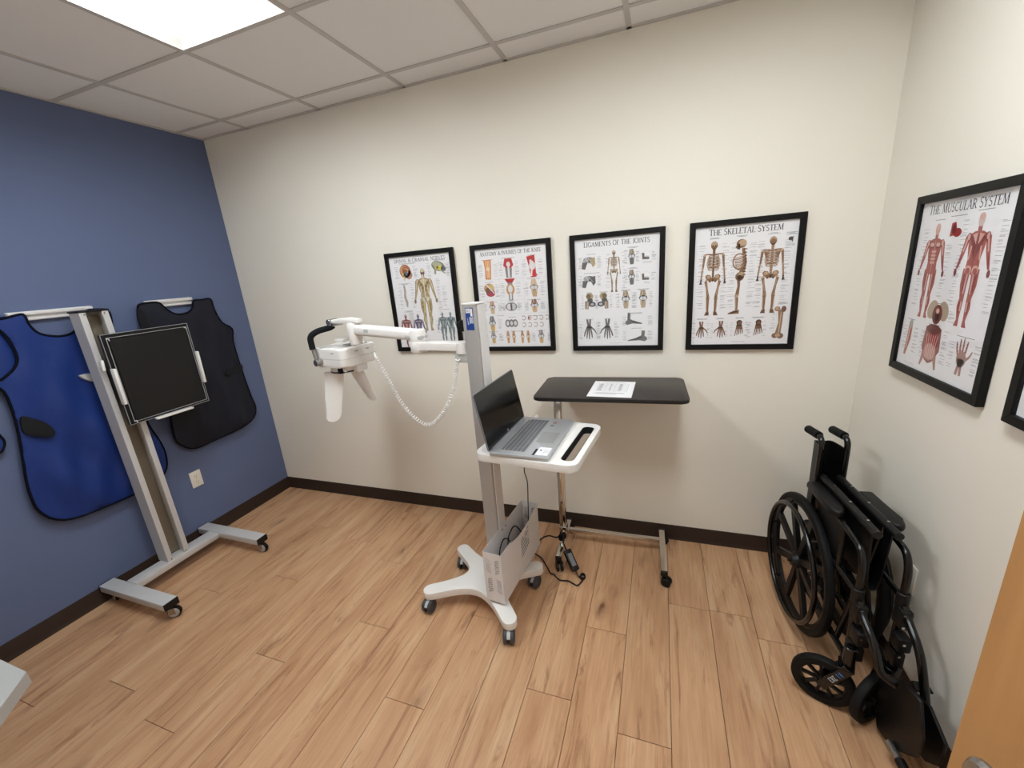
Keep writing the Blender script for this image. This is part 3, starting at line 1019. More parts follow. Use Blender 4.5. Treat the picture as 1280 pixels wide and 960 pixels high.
def draw_ligaments(F, K):
    skeleton(F, U(.475), V(.115), V(.375), 'front', (140, 116, 92), (198, 178, 150), (80, 66, 56))
    K.callouts(U(.37), V(.13), U(.05), V(.34), 11, -1); K.callouts(U(.575), V(.13), U(.05), V(.34), 11, 1)
    GB, GL, TAN = (104, 100, 98), (188, 188, 192), (178, 158, 122)
    for v in (.205, .375):
        F.fig()
        F.ell(U(.165), V(v) - 12, 30, 15, GB, 2); F.ell(U(.14), V(v) - 14, 16, 13, GL, 3)
        F.poly([(U(.17), V(v) - 18), (U(.245), V(v) - 26), (U(.25), V(v) + 12), (U(.22), V(v) + 28)], TAN if v < .3 else GB, 3)
        F.strip([(U(.12), V(v)), (U(.10), V(v) + 36)], [28, 20], GB, 2)
        for k in range(4):
            F.strip([(U(.11 + .02 * k), V(v) - 22), (U(.15 + .022 * k), V(v) + 8)], 2.4, GL if k % 2 else (60, 58, 58), 4)
        K.text_block(U(.10), V(v) - 42, 90, 1, 4, (80, 80, 86), 1.7); K.callouts(U(.03), V(v) - 30, 22, 62, 9, -1); K.callouts(U(.275), V(v) - 30, 26, 62, 9, 1)
    for v in (.185, .365):
        joint(F, U(.685), V(v), 40, 78, (150, 134, 110), (112, 106, 104)); K.text_block(U(.63), V(v) - 50, 62, 2, 4, (80, 80, 86), 1.6)
        K.callouts(U(.585), V(v) - 38, 22, 72, 9, -1); K.callouts(U(.735), V(v) - 30, 20, 56, 7, 1)
        F.fig()
        F.ell(U(.845), V(v), 25, 25, (214, 214, 216), 1, 0, 22); F.ell(U(.845), V(v), 24, 24, (240, 238, 240), 2, 0, 22)
        F.strip([(U(.815), V(v) - 14), (U(.82), V(v) + 12), (U(.885), V(v) + 13)], [12, 16, 12], (104, 96, 90), 3); F.strip([(U(.84), V(v) + 4), (U(.88), V(v) + 6)], 7, GL, 4)
        K.callouts(U(.915), V(v) - 22, 24, 46, 7, 1); K.text_block(U(.80), V(v) + 30, 56, 2, 4)
    for u, f in ((.165, 1), (.345, -1)):
        F.fig()
        x, y = U(u), V(.565)
        F.ell(x + 2 * f, y - 26, 21, 19, TAN, 2); F.ell(x - 4 * f, y - 28, 13, 12, (120, 104, 84), 3); F.ell(x + 4, y - 4, 16, 13, (96, 92, 92), 3)
        F.ell(x + 16 * f, y + 18, 20, 14, (74, 72, 74), 3); F.ell(x + 16 * f, y + 18, 11, 7, GL, 4)
        F.strip([(x - 12 * f, y), (x - 16 * f, y + 44)], [26, 20], (160, 138, 112), 3); F.strip([(x - 8 * f, y + 4), (x - 14 * f, y + 40)], 6, GL, 4)
        K.text_block(x - 26, V(.482), 52, 2, 4, (80, 80, 86), 1.6); K.callouts(x - 52, y - 34, 20, 74, 9, -1); K.callouts(x + 34, y - 34, 18, 74, 9, 1)
    for u in (.615, .82):
        joint(F, U(u), V(.565), 48, 96, (166, 146, 114), (182, 162, 136), (66, 62, 62)); K.text_block(U(u) - 34, V(.475), 68, 2, 4, (80, 80, 86), 1.6)
        K.callouts(U(u) - 56, V(.50), 22, V(.14), 10, -1); K.callouts(U(u) + 32, V(.50), 22, V(.14), 10, 1)
    hand(F, U(.155), V(.835), 112, (112, 108, 106), 1); hand(F, U(.385), V(.835), 112, (112, 108, 106), -1)
    for u in (.155, .385):
        K.text_block(U(u) - 24, V(.735), 52, 1, 4, (80, 80, 86), 1.7); K.callouts(U(u) - 62, V(.76), 22, V(.17), 12, -1); K.callouts(U(u) + 40, V(.76), 24, V(.17), 12, 1)
    foot_side(F, U(.655), V(.775), 92, (118, 114, 112))
    F.fig()
    F2 = U(.825)
    F.strip([(F2, V(.86)), (F2 - 2, V(.925))], 18, (118, 114, 112), 2)
    F.poly([(F2 + 22, V(.945)), (F2 + 18, V(.92)), (F2 - 10, V(.905)), (F2 - 40, V(.93)), (F2 - 84, V(.95)), (F2 - 84, V(.958)), (F2 - 20, V(.952)), (F2 + 8, V(.962))], (118, 114, 112), 3)
    for k in range(4):
        F.strip([(F2 - 5 - 5 * k, V(.922)), (F2 - 46 - 8 * k, V(.95))], 2, (70, 68, 68), 4)
    K.text_block(U(.62), V(.69), 110, 2, 4, (80, 80, 86), 1.7); K.text_block(U(.62), V(.835), 110, 1, 4, (80, 80, 86), 1.7)
    for v in (.72, .86):
        K.callouts(U(.56), V(v), 26, V(.09), 7, -1); K.callouts(U(.88), V(v), 30, V(.09), 7, 1)
    K.text_block(U(.38), V(.975), 100, 1, 3, (130, 130, 136), 1.2)


def draw_knee(F, K):
    OR, RD, WH, TN, GR, YE = (214, 142, 98), (190, 54, 54), (226, 222, 222), (196, 152, 110), (140, 138, 140), (214, 186, 118)
    for v in (.305, .515, .655):
        K.poly([(6, V(v)), (PW_ - 6, V(v)), (PW_ - 6, V(v) + .9), (6, V(v) + .9)], (196, 194, 196))
    for u in (.325, .665):
        K.poly([(U(u), V(.10)), (U(u) + .9, V(.10)), (U(u) + .9, V(.65)), (U(u), V(.65))], (205, 203, 205))
    # row 1
    F.fig()
    x, y = U(.175), V(.20)
    F.strip([(x - 2, y - 56), (x, y), (x - 4, y + 58)], [50, 40, 36], OR, 2)
    for k in (-12, 0, 10):
        F.strip([(x + k, y - 50), (x + k * .6, y + 50)], 6, (240, 196, 150), 3)
    F.ell(x, y - 2, 13, 12, (244, 216, 184), 4)
    F.fig()
    x = U(.47)
    F.poly([(x - 32, y - 14), (x - 22, y - 54), (x + 22, y - 54), (x + 32, y - 14), (x + 14, y + 2), (x - 14, y + 2)], RD, 2)
    F.ell(x, y - 20, 12, 16, WH, 3); F.strip([(x, y), (x, y + 56)], [44, 34], GR, 2); F.strip([(x, y - 4), (x, y + 54)], 12, WH, 3)
    F.fig()
    x = U(.80)
    F.strip([(x - 8, y - 58), (x, y), (x + 6, y + 62)], [50, 40, 34], RD, 2); F.ell(x, y - 2, 20, 24, WH, 3); F.strip([(x + 2, y - 30), (x - 8, y + 56)], 10, (240, 226, 222), 4); F.poly([(x + 4, y + 20), (x + 34, y + 56), (x + 6, y + 50)], RD, 5)
    F.ell(x - 8, y - 26, 8, 12, WH, 4)
    # row 2
    F.fig()
    x, y = U(.175), V(.41)
    F.ell(x - 4, y - 12, 34, 30, TN, 2); F.ell(x + 10, y - 16, 18, 20, YE, 3); F.ell(x + 4, y + 16, 30, 22, (176, 70, 84), 3); F.ell(x - 14, y + 2, 14, 20, (120, 86, 70), 4); F.strip([(x - 20, y - 34), (x + 30, y + 20)], 7, WH, 5)
    F.fig()
    x = U(.475)
    F.poly([(x - 34, y - 62), (x + 34, y - 62), (x + 16, y - 38), (x - 16, y - 38)], RD, 2); F.strip([(x, y - 40), (x, y + 66)], [30, 26], GR, 2); F.ell(x, y + 2, 27, 34, TN, 3); F.ell(x, y - 2, 15, 22, WH, 4); F.strip([(x, y + 22), (x, y + 60)], 12, WH, 4)
    x = U(.81)
    joint(F, x, y, 56, 100, (206, 180, 146), (196, 164, 122), (140, 112, 84))
    # row 3
    y = V(.585)
    joint(F, U(.19), y, 46, 76, (190, 152, 120), (206, 178, 140), (120, 84, 70))
    F.fig()
    F.ell(U(.47), y, 38, 26, GR, 2); F.ell(U(.44), y, 15, 18, WH, 3); F.ell(U(.50), y, 15, 18, (200, 200, 202), 3); F.ell(U(.47), y, 6, 22, (90, 88, 90), 4)
    joint(F, U(.80), y, 54, 76, (150, 104, 84), (210, 176, 138), (100, 64, 54))
    # row 4
    y = V(.755)
    joint(F, U(.17), y, 50, 94, (126, 124, 128), (206, 172, 108), (90, 88, 92))
    for k, u in enumerate((.40, .455, .51)):
        F.fig()
        F.ell(U(u), y, 17, 24, (132, 130, 132), 2); F.ell(U(u), y, 9, 14, WH, 3)
    for k in range(9):
        u = .635 + .083 * (k % 5); v = .705 if k < 5 else .775
        F.fig()
        F.arc(U(u), V(v), 11, 13, -140, 150, 4.5, (176, 160, 150), 2)
        if k == 1:
            F.ell(U(u) - 4, V(v), 6, 8, (150, 60, 50), 3)
    # row 5
    y = V(.90)
    joint(F, U(.17), y, 40, 76, (150, 148, 150), (206, 172, 118), (110, 106, 104))
    for u in (.39, .475, .60, .685):
        joint(F, U(u), y, 26, 76, (186, 134, 92), (200, 154, 108), (140, 92, 62), (232, 214, 190))
    joint(F, U(.87), y, 42, 80, (150, 140, 136), (206, 172, 128), (104, 98, 96))
    for (u, v, h) in ((.175, .14, .14), (.47, .13, .15), (.80, .13, .16), (.175, .345, .14), (.475, .335, .15), (.81, .35, .13), (.19, .545, .08), (.47, .545, .08), (.80, .545, .08), (.17, .70, .11), (.87, .86, .09), (.17, .86, .08)):
        K.callouts(U(u) - 68, V(v), 30, V(h), 9, -1); K.callouts(U(u) + 40, V(v), 30, V(h), 9, 1)
    for (u, v) in ((.17, .105), (.47, .10), (.80, .095), (.17, .325), (.47, .32), (.81, .318), (.19, .528), (.47, .528), (.80, .525), (.30, .672), (.47, .69), (.80, .685), (.17, .838), (.53, .838), (.87, .838)):
        K.text_block(U(u) - 44, V(v), 88, 1, 4, (80, 80, 86), 1.8)


def draw_nerves(F, K):
    # nerve body seen from behind
    body(F, U(.535), V(.135), V(.68), (170, 152, 128), (214, 200, 170), (140, 118, 90), True, 1.0, (120, 84, 76))
    for k in range(14):
        F.strip([(U(.535), V(.25 + .022 * k)), (U(.535) + (-1) ** k * 34, V(.27 + .024 * k))], 2.2, (222, 204, 120), 7)
    F.strip([(U(.535), V(.20)), (U(.535), V(.50))], 7, (236, 226, 196), 7)
    F.ell(U(.535), V(.47), 24, 14, (238, 230, 208), 7)
    for s in (-1, 1):
        F.strip([(U(.535) + s * 12, V(.49)), (U(.535) + s * 26, V(.63)), (U(.535) + s * 22, V(.79))], 4, (206, 186, 110), 8)
        F.strip([(U(.535) + s * 46, V(.27)), (U(.535) + s * 64, V(.38)), (U(.535) + s * 72, V(.47))], 3, (206, 186, 110), 8)
    F.fig()
    # head in section
    x, y = U(.25), V(.165)
    F.ell(x, y - 6, 42, 42, (176, 112, 84), 2); F.poly([(x + 14, y - 20), (x + 44, y - 4), (x + 52, y + 22), (x + 40, y + 40), (x + 20, y + 46), (x - 6, y + 30)], (186, 140, 118), 2)
    F.ell(x - 6, y - 10, 32, 28, (208, 158, 116), 3); F.ell(x - 2, y - 4, 20, 15, (150, 96, 76), 4); F.ell(x + 4, y + 10, 16, 12, (110, 112, 120), 5); F.ell(x - 14, y + 14, 14, 10, (214, 190, 120), 5)
    F.strip([(x - 10, y + 10), (x - 14, y + 52)], 10, (224, 206, 150), 5)
    for k in range(7):
        F.arc(x - 6, y - 10, 12 + 3 * k, 10 + 2.6 * k, 180 + 20 * k, 260 + 14 * k, 2.2, (150, 92, 70), 6)
    F.fig()
    # brain from below
    x, y = U(.80), V(.135)
    F.ell(x, y - 4, 48, 30, (128, 128, 112), 2, .3); F.ell(x - 6, y - 12, 36, 18, (176, 174, 150), 3, .3); F.ell(x + 10, y + 8, 20, 14, (222, 206, 92), 4); F.ell(x - 10, y + 4, 13, 9, (196, 190, 110), 4)
    F.ell(x + 36, y + 14, 18, 16, (104, 106, 112), 4); F.strip([(x - 22, y + 12), (x - 26, y + 44)], 14, (150, 150, 130), 3); F.strip([(x + 16, y + 20), (x + 46, y + 44)], 10, (176, 170, 150), 3)
    F.fig()
    # spine
    x = U(.195)
    F.strip([(x, V(.30)), (x + 4, V(.36)), (x - 4, V(.43)), (x + 8, V(.49)), (x + 6, V(.545))], [9, 13, 15, 17, 8], (176, 168, 150), 2)
    for k in range(16):
        F.strip([(x - 9, V(.31 + .0145 * k)), (x + 9, V(.31 + .0145 * k))], 1.6, (120, 112, 98), 3)
    # small torsos and small figures
    for u, c in ((.145, (150, 80, 78)), (.36, (92, 94, 132))):
        body(F, U(u), V(.62), V(.40), c, (190, 170, 168), tuple(int(q * .7) for q in c))
        K.text_block(U(u) - 8, V(.60), 40, 1)
    K.text_block(U(.20), V(.60), 48, 26, 4.2)
    for u, bk in ((.775, False), (.905, True)):
        body(F, U(u), V(.615), V(.345), (118, 132, 136), (170, 182, 182), (84, 96, 104), bk, .9)
    K.text_block(U(.76), V(.585), 80, 1, 4, (80, 80, 86), 1.8)
    K.text_block(U(.12), V(.585), 90, 2, 4, (80, 80, 86), 1.8); K.text_block(U(.11), V(.285), 90, 2, 4, (80, 80, 86), 1.8)
    K.text_block(U(.15), V(.072), 140, 2, 4, (110, 110, 116), 1.6); K.text_block(U(.70), V(.062), 110, 2, 4, (80, 80, 86), 1.8)
    for (u, v, h, s, n) in ((.06, .10, .13, -1, 10), (.39, .10, .13, 1, 10), (.60, .09, .16, -1, 12), (.92, .10, .14, 1, 12), (.07, .32, .24, -1, 12), (.30, .30, .26, 1, 14), (.74, .25, .42, 1, 30), (.82, .33, .22, 1, 12), (.66, .70, .14, 1, 8)):
        K.callouts(U(u), V(v), 32, V(h), n, s)
    K.text_block(U(.10), V(.955), 200, 1, 3)


def draw_muscular(F, K):
    RD, LT, DK = (166, 84, 78), (214, 168, 158), (124, 48, 46)
    body(F, U(.245), V(.125), V(.55), RD, LT, DK, False, 1.15, (206, 160, 146)); body(F, U(.70), V(.095), V(.585), RD, LT, DK, True, 1.15, (206, 186, 180))
    F.fig()
    F.strip([(U(.42), V(.13)), (U(.435), V(.20))], [20, 36], (176, 60, 58), 2); F.ell(U(.475), V(.185), 20, 14, (156, 44, 44), 3); F.ell(U(.43), V(.165), 12, 14, (120, 36, 36), 4)
    F.fig()
    x, y = U(.435), V(.63)
    F.ell(x - 30, y - 8, 26, 34, (176, 158, 136), 2, .4); F.ell(x + 30, y - 8, 26, 34, (176, 158, 136), 2, -.4); F.ell(x, y + 6, 26, 34, (120, 58, 56), 3); F.ell(x, y + 10, 12, 20, (62, 30, 32), 4); F.ell(x, y - 6, 9, 9, (216, 180, 160), 5)
    F.fig()
    x, y = U(.43), V(.83)
    F.poly([(x - 42, y - 66), (x + 42, y - 66), (x + 50, y + 10), (x + 22, y + 52), (x, y + 62), (x - 22, y + 52), (x - 50, y + 10)], (150, 96, 92), 2)
    F.ell(x, y - 60, 40, 17, (112, 60, 58), 3); F.ell(x, y - 16, 36, 30, (160, 56, 56), 3); F.ell(x, y + 20, 34, 30, (196, 148, 140), 4)
    for k in range(6):
        F.strip([(x - 30 + 12 * k, y - 40), (x - 20 + 8 * k, y + 44)], 3, (220, 190, 184), 5)
    for s in (-1, 1):
        F.strip([(x + s * 30, y + 30), (x + s * 44, y + 76)], [20, 8], (176, 128, 120), 3)
    F.fig()
    x, y = U(.115), V(.82)
    F.strip([(x + 4, y - 62), (x + 4, y), (x - 8, y + 66)], [22, 26, 12], (176, 112, 100), 2); F.ell(x + 5, y - 54, 10, 18, (168, 166, 164), 3); F.strip([(x, y - 40), (x - 2, y + 44)], 6, LT, 3); F.strip([(x + 9, y - 30), (x + 2, y + 44)], 4, DK, 3)
    hand(F, U(.79), V(.835), 118, (170, 130, 122), 1, True, (126, 74, 70))
    F.ell(U(.79), V(.845), 22, 26, (170, 130, 122), 2)
    for (u, v, h, s, n) in ((.06, .15, .46, -1, 24), (.385, .24, .30, 1, 16), (.51, .12, .46, -1, 24), (.885, .14, .46, 1, 26), (.30, .60, .07, -1, 4), (.57, .60, .07, 1, 5), (.02, .74, .16, -1, 8), (.19, .74, .16, 1, 8), (.27, .74, .18, -1, 10), (.56, .72, .2, 1, 12), (.63, .75, .17, -1, 8), (.90, .75, .17, 1, 9)):
        K.callouts(U(u), V(v), 30, V(h), n, s)
    for (u, v) in ((.25, .105), (.46, .095), (.72, .082), (.45, .575), (.12, .70), (.43, .70), (.79, .725)):
        K.text_block(U(u) - 40, V(v), 80, 1, 4, (80, 80, 86), 1.8)
    K.text_block(U(.05), V(.975), 120, 1, 3)


def draw_plain(F, K):
    body(F, U(.3), V(.12), V(.6), (160, 120, 110), (210, 180, 170), (120, 70, 66)); body(F, U(.7), V(.12), V(.6), (120, 110, 150), (180, 180, 200), (84, 80, 110), True)
    for (u, v) in ((.03, .15), (.45, .15), (.88, .15)):
        K.callouts(U(u), V(v), 36, V(.5), 22, 1)
    K.text_block(U(.1), V(.8), 340, 12, 6)


poster(1.597, 1.204, 'framed nerve anatomy poster behind the white device arm, nearest the blue wall', 'back', draw=draw_nerves, title=('SPINAL & CRANIAL NERVES', .08, .93, .025, 22))
poster(2.203, 1.200, 'framed knee anatomy and injuries poster partly behind the cart column', 'back', draw=draw_knee, title=('ANATOMY & INJURIES OF THE KNEE', .07, .93, .03, 22))
poster(2.802, 1.198, 'framed joint ligaments poster above the dark overbed table', 'back', draw=draw_ligaments, title=('LIGAMENTS OF THE JOINTS', .11, .89, .026, 26))
poster(3.407, 1.198, 'framed poster of three brown skeletons on the back wall by the right corner', 'back', draw=draw_skeletal, title=('THE SKELETAL SYSTEM', .14, .86, .022, 29))
poster(-0.572, 1.188, 'framed poster of two red muscle figures on the right wall', 'right', W=0.512, Hh=0.636, draw=draw_muscular, title=('THE MUSCULAR SYSTEM', .09, .90, .020, 30))
poster(-1.186, 1.186, 'framed poster cut off by the right edge of the picture', 'right', W=0.512, Hh=0.636, draw=draw_plain)


# ------------------------------------------------------------------ wall outlets
def outlet(label, wall, pos, z):
    t = thing('wall_outlet', label, 'outlet', (0.0005, pos, z) if wall == 'left' else (XR - 0.0005, pos, z), PI / 2 if wall == 'left' else -PI / 2, 'wall outlets')
    bb = B(); box(bb, (0, -0.003, 0.0575), (0.073, 0.006, 0.115), 0.002, 2)
    finish('cover_plate', bb, 'ivory', t)
    for dz in (0.036, 0.079):
        bb = B(); slab(bb, rrect(-0.017, -0.0145, 0.017, 0.0145, 0.009, 5), 0, 0.0022, 0.0006, 1)
        bmesh.ops.transform(bb, verts=bb.verts, matrix=Matrix.Translation((0, -0.0055, dz)) @ Matrix.Rotation(PI / 2, 4, 'X'))
        rc = finish('receptacle', bb, 'ivory', t)
        bb = B()
        box(bb, (-0.0065, -0.0078, dz + 0.003), (0.0022, 0.0006, 0.009)); box(bb, (0.0065, -0.0078, dz + 0.003), (0.0022, 0.0006, 0.008))
        cyl(bb, (0, -0.0075, dz - 0.008), (0, -0.0081, dz - 0.008), 0.0027, seg=10)
        finish('slot', bb, 'slot', rc)
    bb = B(); cyl(bb, (0, -0.0058, 0.0575), (0, -0.0068, 0.0575), 0.0032, seg=12)
    finish('screw', bb, 'light_grey', t)
    return t


outlet('ivory wall outlet low on the blue wall beside the navy apron', 'left', -0.685, 0.391)
outlet('ivory wall outlet on the right wall behind the folded wheelchair', 'right', -0.678, 0.402)


def fw(name, bm, m, t, smooth=35):
    """mesh given in world coordinates, parented to an unrotated or z-rotated thing"""
    M = (Matrix.Translation(t.location) @ Matrix.Rotation(t.rotation_euler[2], 4, 'Z')).inverted()
    bmesh.ops.transform(bm, verts=bm.verts, matrix=M)
    return finish(name, bm, m, t, smooth)


# ------------------------------------------------------------------ lead aprons on wall rails
def rail_hanger(label, y0, y1):
    yc = (y0 + y1) / 2
    t = thing('apron_rail', label, 'wall rail', (0.0005, yc, 1.623), 0, 'white apron rails')
    hw = (y1 - y0) / 2
    bb = B(); box(bb, (0.006, 0, 0.0235), (0.012, 2 * hw, 0.047), 0.002, 1); finish('back_strip', bb, 'white_powder', t)
    bb = B(); box(bb, (0.017, 0, 0.036), (0.022, 2 * hw, 0.018), 0.004, 2); finish('upper_lip', bb, 'white_powder', t)
    bb = B(); box(bb, (0.015, 0, 0.008), (0.018, 2 * hw, 0.012), 0.003, 2); finish('lower_lip', bb, 'white_powder', t)
    for s in (-1, 1):
        bb = B(); cyl(bb, (0.0115, s * (hw - 0.015), 0.022), (0.0135, s * (hw - 0.015), 0.022), 0.004, seg=10)
        finish('screw', bb, 'light_grey', t)


rail_hanger('white wall rail behind the bright blue apron', -1.265, -0.93)
rail_hanger('white wall rail above the navy apron', -0.665, -0.388)


def dense(loop, d):
    out = []
    n = len(loop)
    for i in range(n):
        a = Vector(loop[i]); c = Vector(loop[(i + 1) % n])
        k = max(1, int((c - a).length / d))
        out += [tuple(a + (c - a) * (j / k)) for j in range(k)]
    return out


def px_loop(pts, x=0.034, n=3):
    P = [on_x(p[0], p[1], x) for p in pts]
    return [(q.x, q.y) for q in smooth_path([(p.y, p.z, 0) for p in P], n, True)]


def apron(label, m, outer, holes=(), seed=0.0, base=0.036):
    zs = [p[1] for p in outer]; yc = sum(p[0] for p in outer) / len(outer); zb = min(zs)
    t = thing('lead_apron', label, 'apron', (0.0, yc, zb), 0, 'lead aprons hung on the blue wall')
    edge = dense(outer, 0.02)
    for h in holes:
        edge = edge + dense(h, 0.02)
    ev = [Vector(p) for p in edge]

    def fx(u, v):
        d = min((Vector((u, v)) - q).length for q in ev)
        drop = max(0.0, 1.0 - (v - zb) / 1.1)
        k = 1 - math.exp(-d / 0.05)
        f = 0.010 * math.sin(24 * u + 9 * v + seed) + 0.0065 * math.sin(41 * u - 11 * v + 2 * seed) + 0.004 * math.sin(17 * v + 14 * u)
        return base + 0.010 + k * (0.006 + 0.014 * drop + f * (0.5 + drop))
    bb = B()
    sheet(bb, outer, lambda u, v: (fx(u, v), u - yc, v - zb), lambda u, v: (base - 0.004, u - yc, v - zb), holes, step=0.028)
    finish('front_panel', bb, m, t, 60)
    for lp in [outer] + list(holes):
        bb = B(); tube(bb, [(base + 0.008, p[0] - yc, p[1] - zb) for p in lp], 0.0062, 8, closed=True)
        finish('edge_binding', bb, 'binding', t)
    return t, yc, zb


def patch(t, yc, zb, name, m, pts, x0, x1):
    P = [on_x(p[0], p[1], 0.05) for p in pts]
    lp = [(q.x, q.y) for q in smooth_path([(p.y, p.z, 0) for p in P], 4, True)]
    bb = B(); sheet(bb, lp, lambda u, v: (x1, u - yc, v - zb), lambda u, v: (x0, u - yc, v - zb))
    bevel_sharp(bb, 0.003, 2)
    return finish(name, bb, m, t)


blue_out = px_loop([(-28, 403), (0, 399), (24, 393), (30, 396), (35, 406), (46, 416), (62, 420), (78, 420), (91, 415), (101, 402), (106, 389), (120, 387), (133, 388), (138, 400), (140, 425), (150, 450),
                    (166, 490), (184, 530), (200, 554), (207, 574), (205, 590), (192, 604), (168, 617), (103, 644), (70, 649), (48, 639), (38, 622), (31, 598), (23, 548), (15, 516), (3, 489), (-14, 482), (-32, 474), (-40, 440)])
blue_hole = px_loop([(-22, 412), (-6, 411), (6, 420), (15, 434), (20, 447), (18, 458), (9, 468), (-4, 476), (-20, 468), (-29, 440)])
t, yc, zb = apron('bright blue lead apron hanging on the blue wall behind the detector stand', 'apron_blue', blue_out, [blue_hole], 0.6)
hp = px_loop([(-40, 404), (30, 404), (34, 480), (-40, 476)])
bb = B(); sheet(bb, hp, lambda u, v: (0.030 + 0.004 * math.sin(60 * u), u - yc, v - zb), lambda u, v: (0.024, u - yc, v - zb), step=0.03)
finish('back_panel', bb, 'apron_blue', t, 60)
patch(t, yc, zb, 'dark_strap', 'velcro', [(25, 521), (40, 523), (56, 529), (66, 539), (63, 545), (50, 546), (32, 543), (26, 537)], 0.045, 0.072)
patch(t, yc, zb, 'grey_tab', 'light_grey', [(98, 470), (108, 467), (118, 468), (121, 476), (110, 476)], 0.045, 0.064)
sp = px_loop([(-34, 476), (-20, 480), (-15, 530), (-2, 543), (5, 551), (5, 559), (-2, 567), (-26, 566)])
bb = B(); sheet(bb, sp, lambda u, v: (0.034, u - yc, v - zb), lambda u, v: (0.022, u - yc, v - zb)); strap = finish('waist_strap', bb, 'apron_blue', t)
bb = B(); tube(bb, [(0.029, p[0] - yc, p[1] - zb) for p in sp], 0.007, 8, closed=True); finish('strap_binding', bb, 'binding', strap)

navy_out = px_loop([(171, 384), (176, 380), (195, 378), (203, 383), (209, 388), (220, 393), (233, 391), (239, 385), (241, 376), (250, 375), (262, 374), (266, 386), (276, 403), (289, 411), (290, 427), (300, 460), (312, 494), (318, 508),
                    (316, 522), (300, 535), (269, 549), (244, 560), (229, 558), (218, 549), (212, 522), (204, 480), (192, 440), (178, 415), (172, 400)])
t, yc, zb = apron('dark navy lead apron hanging beside the wall corner, behind the black panel', 'apron_navy', navy_out, [], 2.1)
patch(t, yc, zb, 'dark_strap', 'velcro', [(281, 466), (293, 458), (300, 455), (302, 462), (292, 468), (284, 470)], 0.045, 0.063)
patch(t, yc, zb, 'shoulder_flap', 'velcro', [(172, 386), (180, 390), (186, 402), (190, 420), (180, 416), (174, 404)], 0.04, 0.056)


# ------------------------------------------------------------------ casters
def caster(parent, loc, rz, r=0.035, w=0.05, top=0.085, style='twin'):
    """swivel caster: hood with stem, wheels as sub-parts; local x is the trailing direction"""
    M = Matrix.Translation(loc) @ Matrix.Rotation(rz, 4, 'Z')
    tr = r * 0.55
    bb = B()
    cyl(bb, (0, 0, r * 1.7), (0, 0, top - loc[2] if False else top), 0.009, seg=12)
    if style == 'twin':
        # hood between the wheels
        prof = [(tr + r * 0.92 * math.cos(a), r + r * 0.92 * math.sin(a)) for a in [R(20 + 16 * k) for k in range(12)]] + [(tr - r * 0.35, r * 0.8), (tr + 0.3 * r, r * 1.0)]
        s = [bb.verts.new((p[0], -w * 0.17, p[1])) for p in prof]; e = [bb.verts.new((p[0], w * 0.17, p[1])) for p in prof]
        bb.faces.new(s); bb.faces.new(e[::-1])
        for k in range(len(prof)):
            bb.faces.new((s[k], e[k], e[(k + 1) % len(prof)], s[(k + 1) % len(prof)]))
        cyl(bb, (0, 0, r * 1.55), (0, 0, r * 1.95), r * 0.42, seg=16)
        mm = 'light_grey'
    else:
        for s in (-1, 1):
            box(bb, (tr * 0.6, s * w * 0.5, r * 1.25), (r * 1.0, 0.003, r * 1.1), 0.001, 1)
        box(bb, (tr * 0.35, 0, r * 1.8), (r * 1.1, w + 0.003, 0.004), 0.001, 1)
        mm = 'black_plastic' if style == 'black' else 'steel'
    bmesh.ops.transform(bb, verts=bb.verts, matrix=M)
    c = finish('caster', bb, mm, parent)
    for s in ((-1, 1) if style in ('twin', 'black') else (0,)):
        ww = w * 0.36 if style in ('twin', 'black') else w * 0.8
        y0 = s * w * 0.32 - ww / 2
        bb = B()
        lathe(bb, [(0, ww * 0.15), (r * 0.55, ww * 0.15), (r * 0.72, 0), (r * 0.9, 0), (r, ww * 0.2), (r, ww * 0.8), (r * 0.9, ww), (r * 0.72, ww), (r * 0.55, ww * 0.85), (0, ww * 0.85)], (tr, y0, r), (0, 1, 0), 24)
        bmesh.ops.transform(bb, verts=bb.verts, matrix=M)
        wh = finish('wheel', bb, {'twin': 'grey_rubber', 'black': 'black_plastic'}.get(style, 'rubber'), c)
        if style == 'plate':
            bb = B(); lathe(bb, [(0, -0.004), (r * 0.78, -0.004), (r * 0.8, 0.0), (r * 0.8, ww), (r * 0.78, ww + 0.004), (0, ww + 0.004)], (tr, y0, r), (0, 1, 0), 24)
            bmesh.ops.transform(bb, verts=bb.verts, matrix=M)
            finish('wheel_disc', bb, 'alu_plain', c)
    return c


# ------------------------------------------------------------------ detector stand by the blue wall
st = thing('detector_stand', 'aluminium detector stand on an H-shaped rolling base beside the blue wall', 'stand', (0.16, -1.02, 0))
for yy, rz in ((-0.7425, 0.15), (-1.30, 0.7)):
    bb = B(); box(bb, (0.297, yy, 0.095), (0.562, 0.072, 0.040), 0.0025, 2)
    ft = fw('foot', bb, 'alu', st)
    for xx, s in ((0.581, 1), (0.0135, -1)):
        bb = B(); box(bb, (xx, yy, 0.0945), (0.006, 0.073, 0.041), 0.0015, 1); fw('end_cap', bb, 'black_plastic', st)
    caster(st, (0.548 - 0.16, yy + 1.02, 0), rz, 0.033, 0.030, 0.076, 'plate')
    caster(st, (0.075 - 0.16, yy + 1.02, 0), rz + 2.2, 0.033, 0.030, 0.076, 'plate')
bb = B(); box(bb, (0.176, -1.02, 0.0945), (0.088, 0.483, 0.039), 0.0025, 2)
fw('crossbar', bb, 'alu', st)
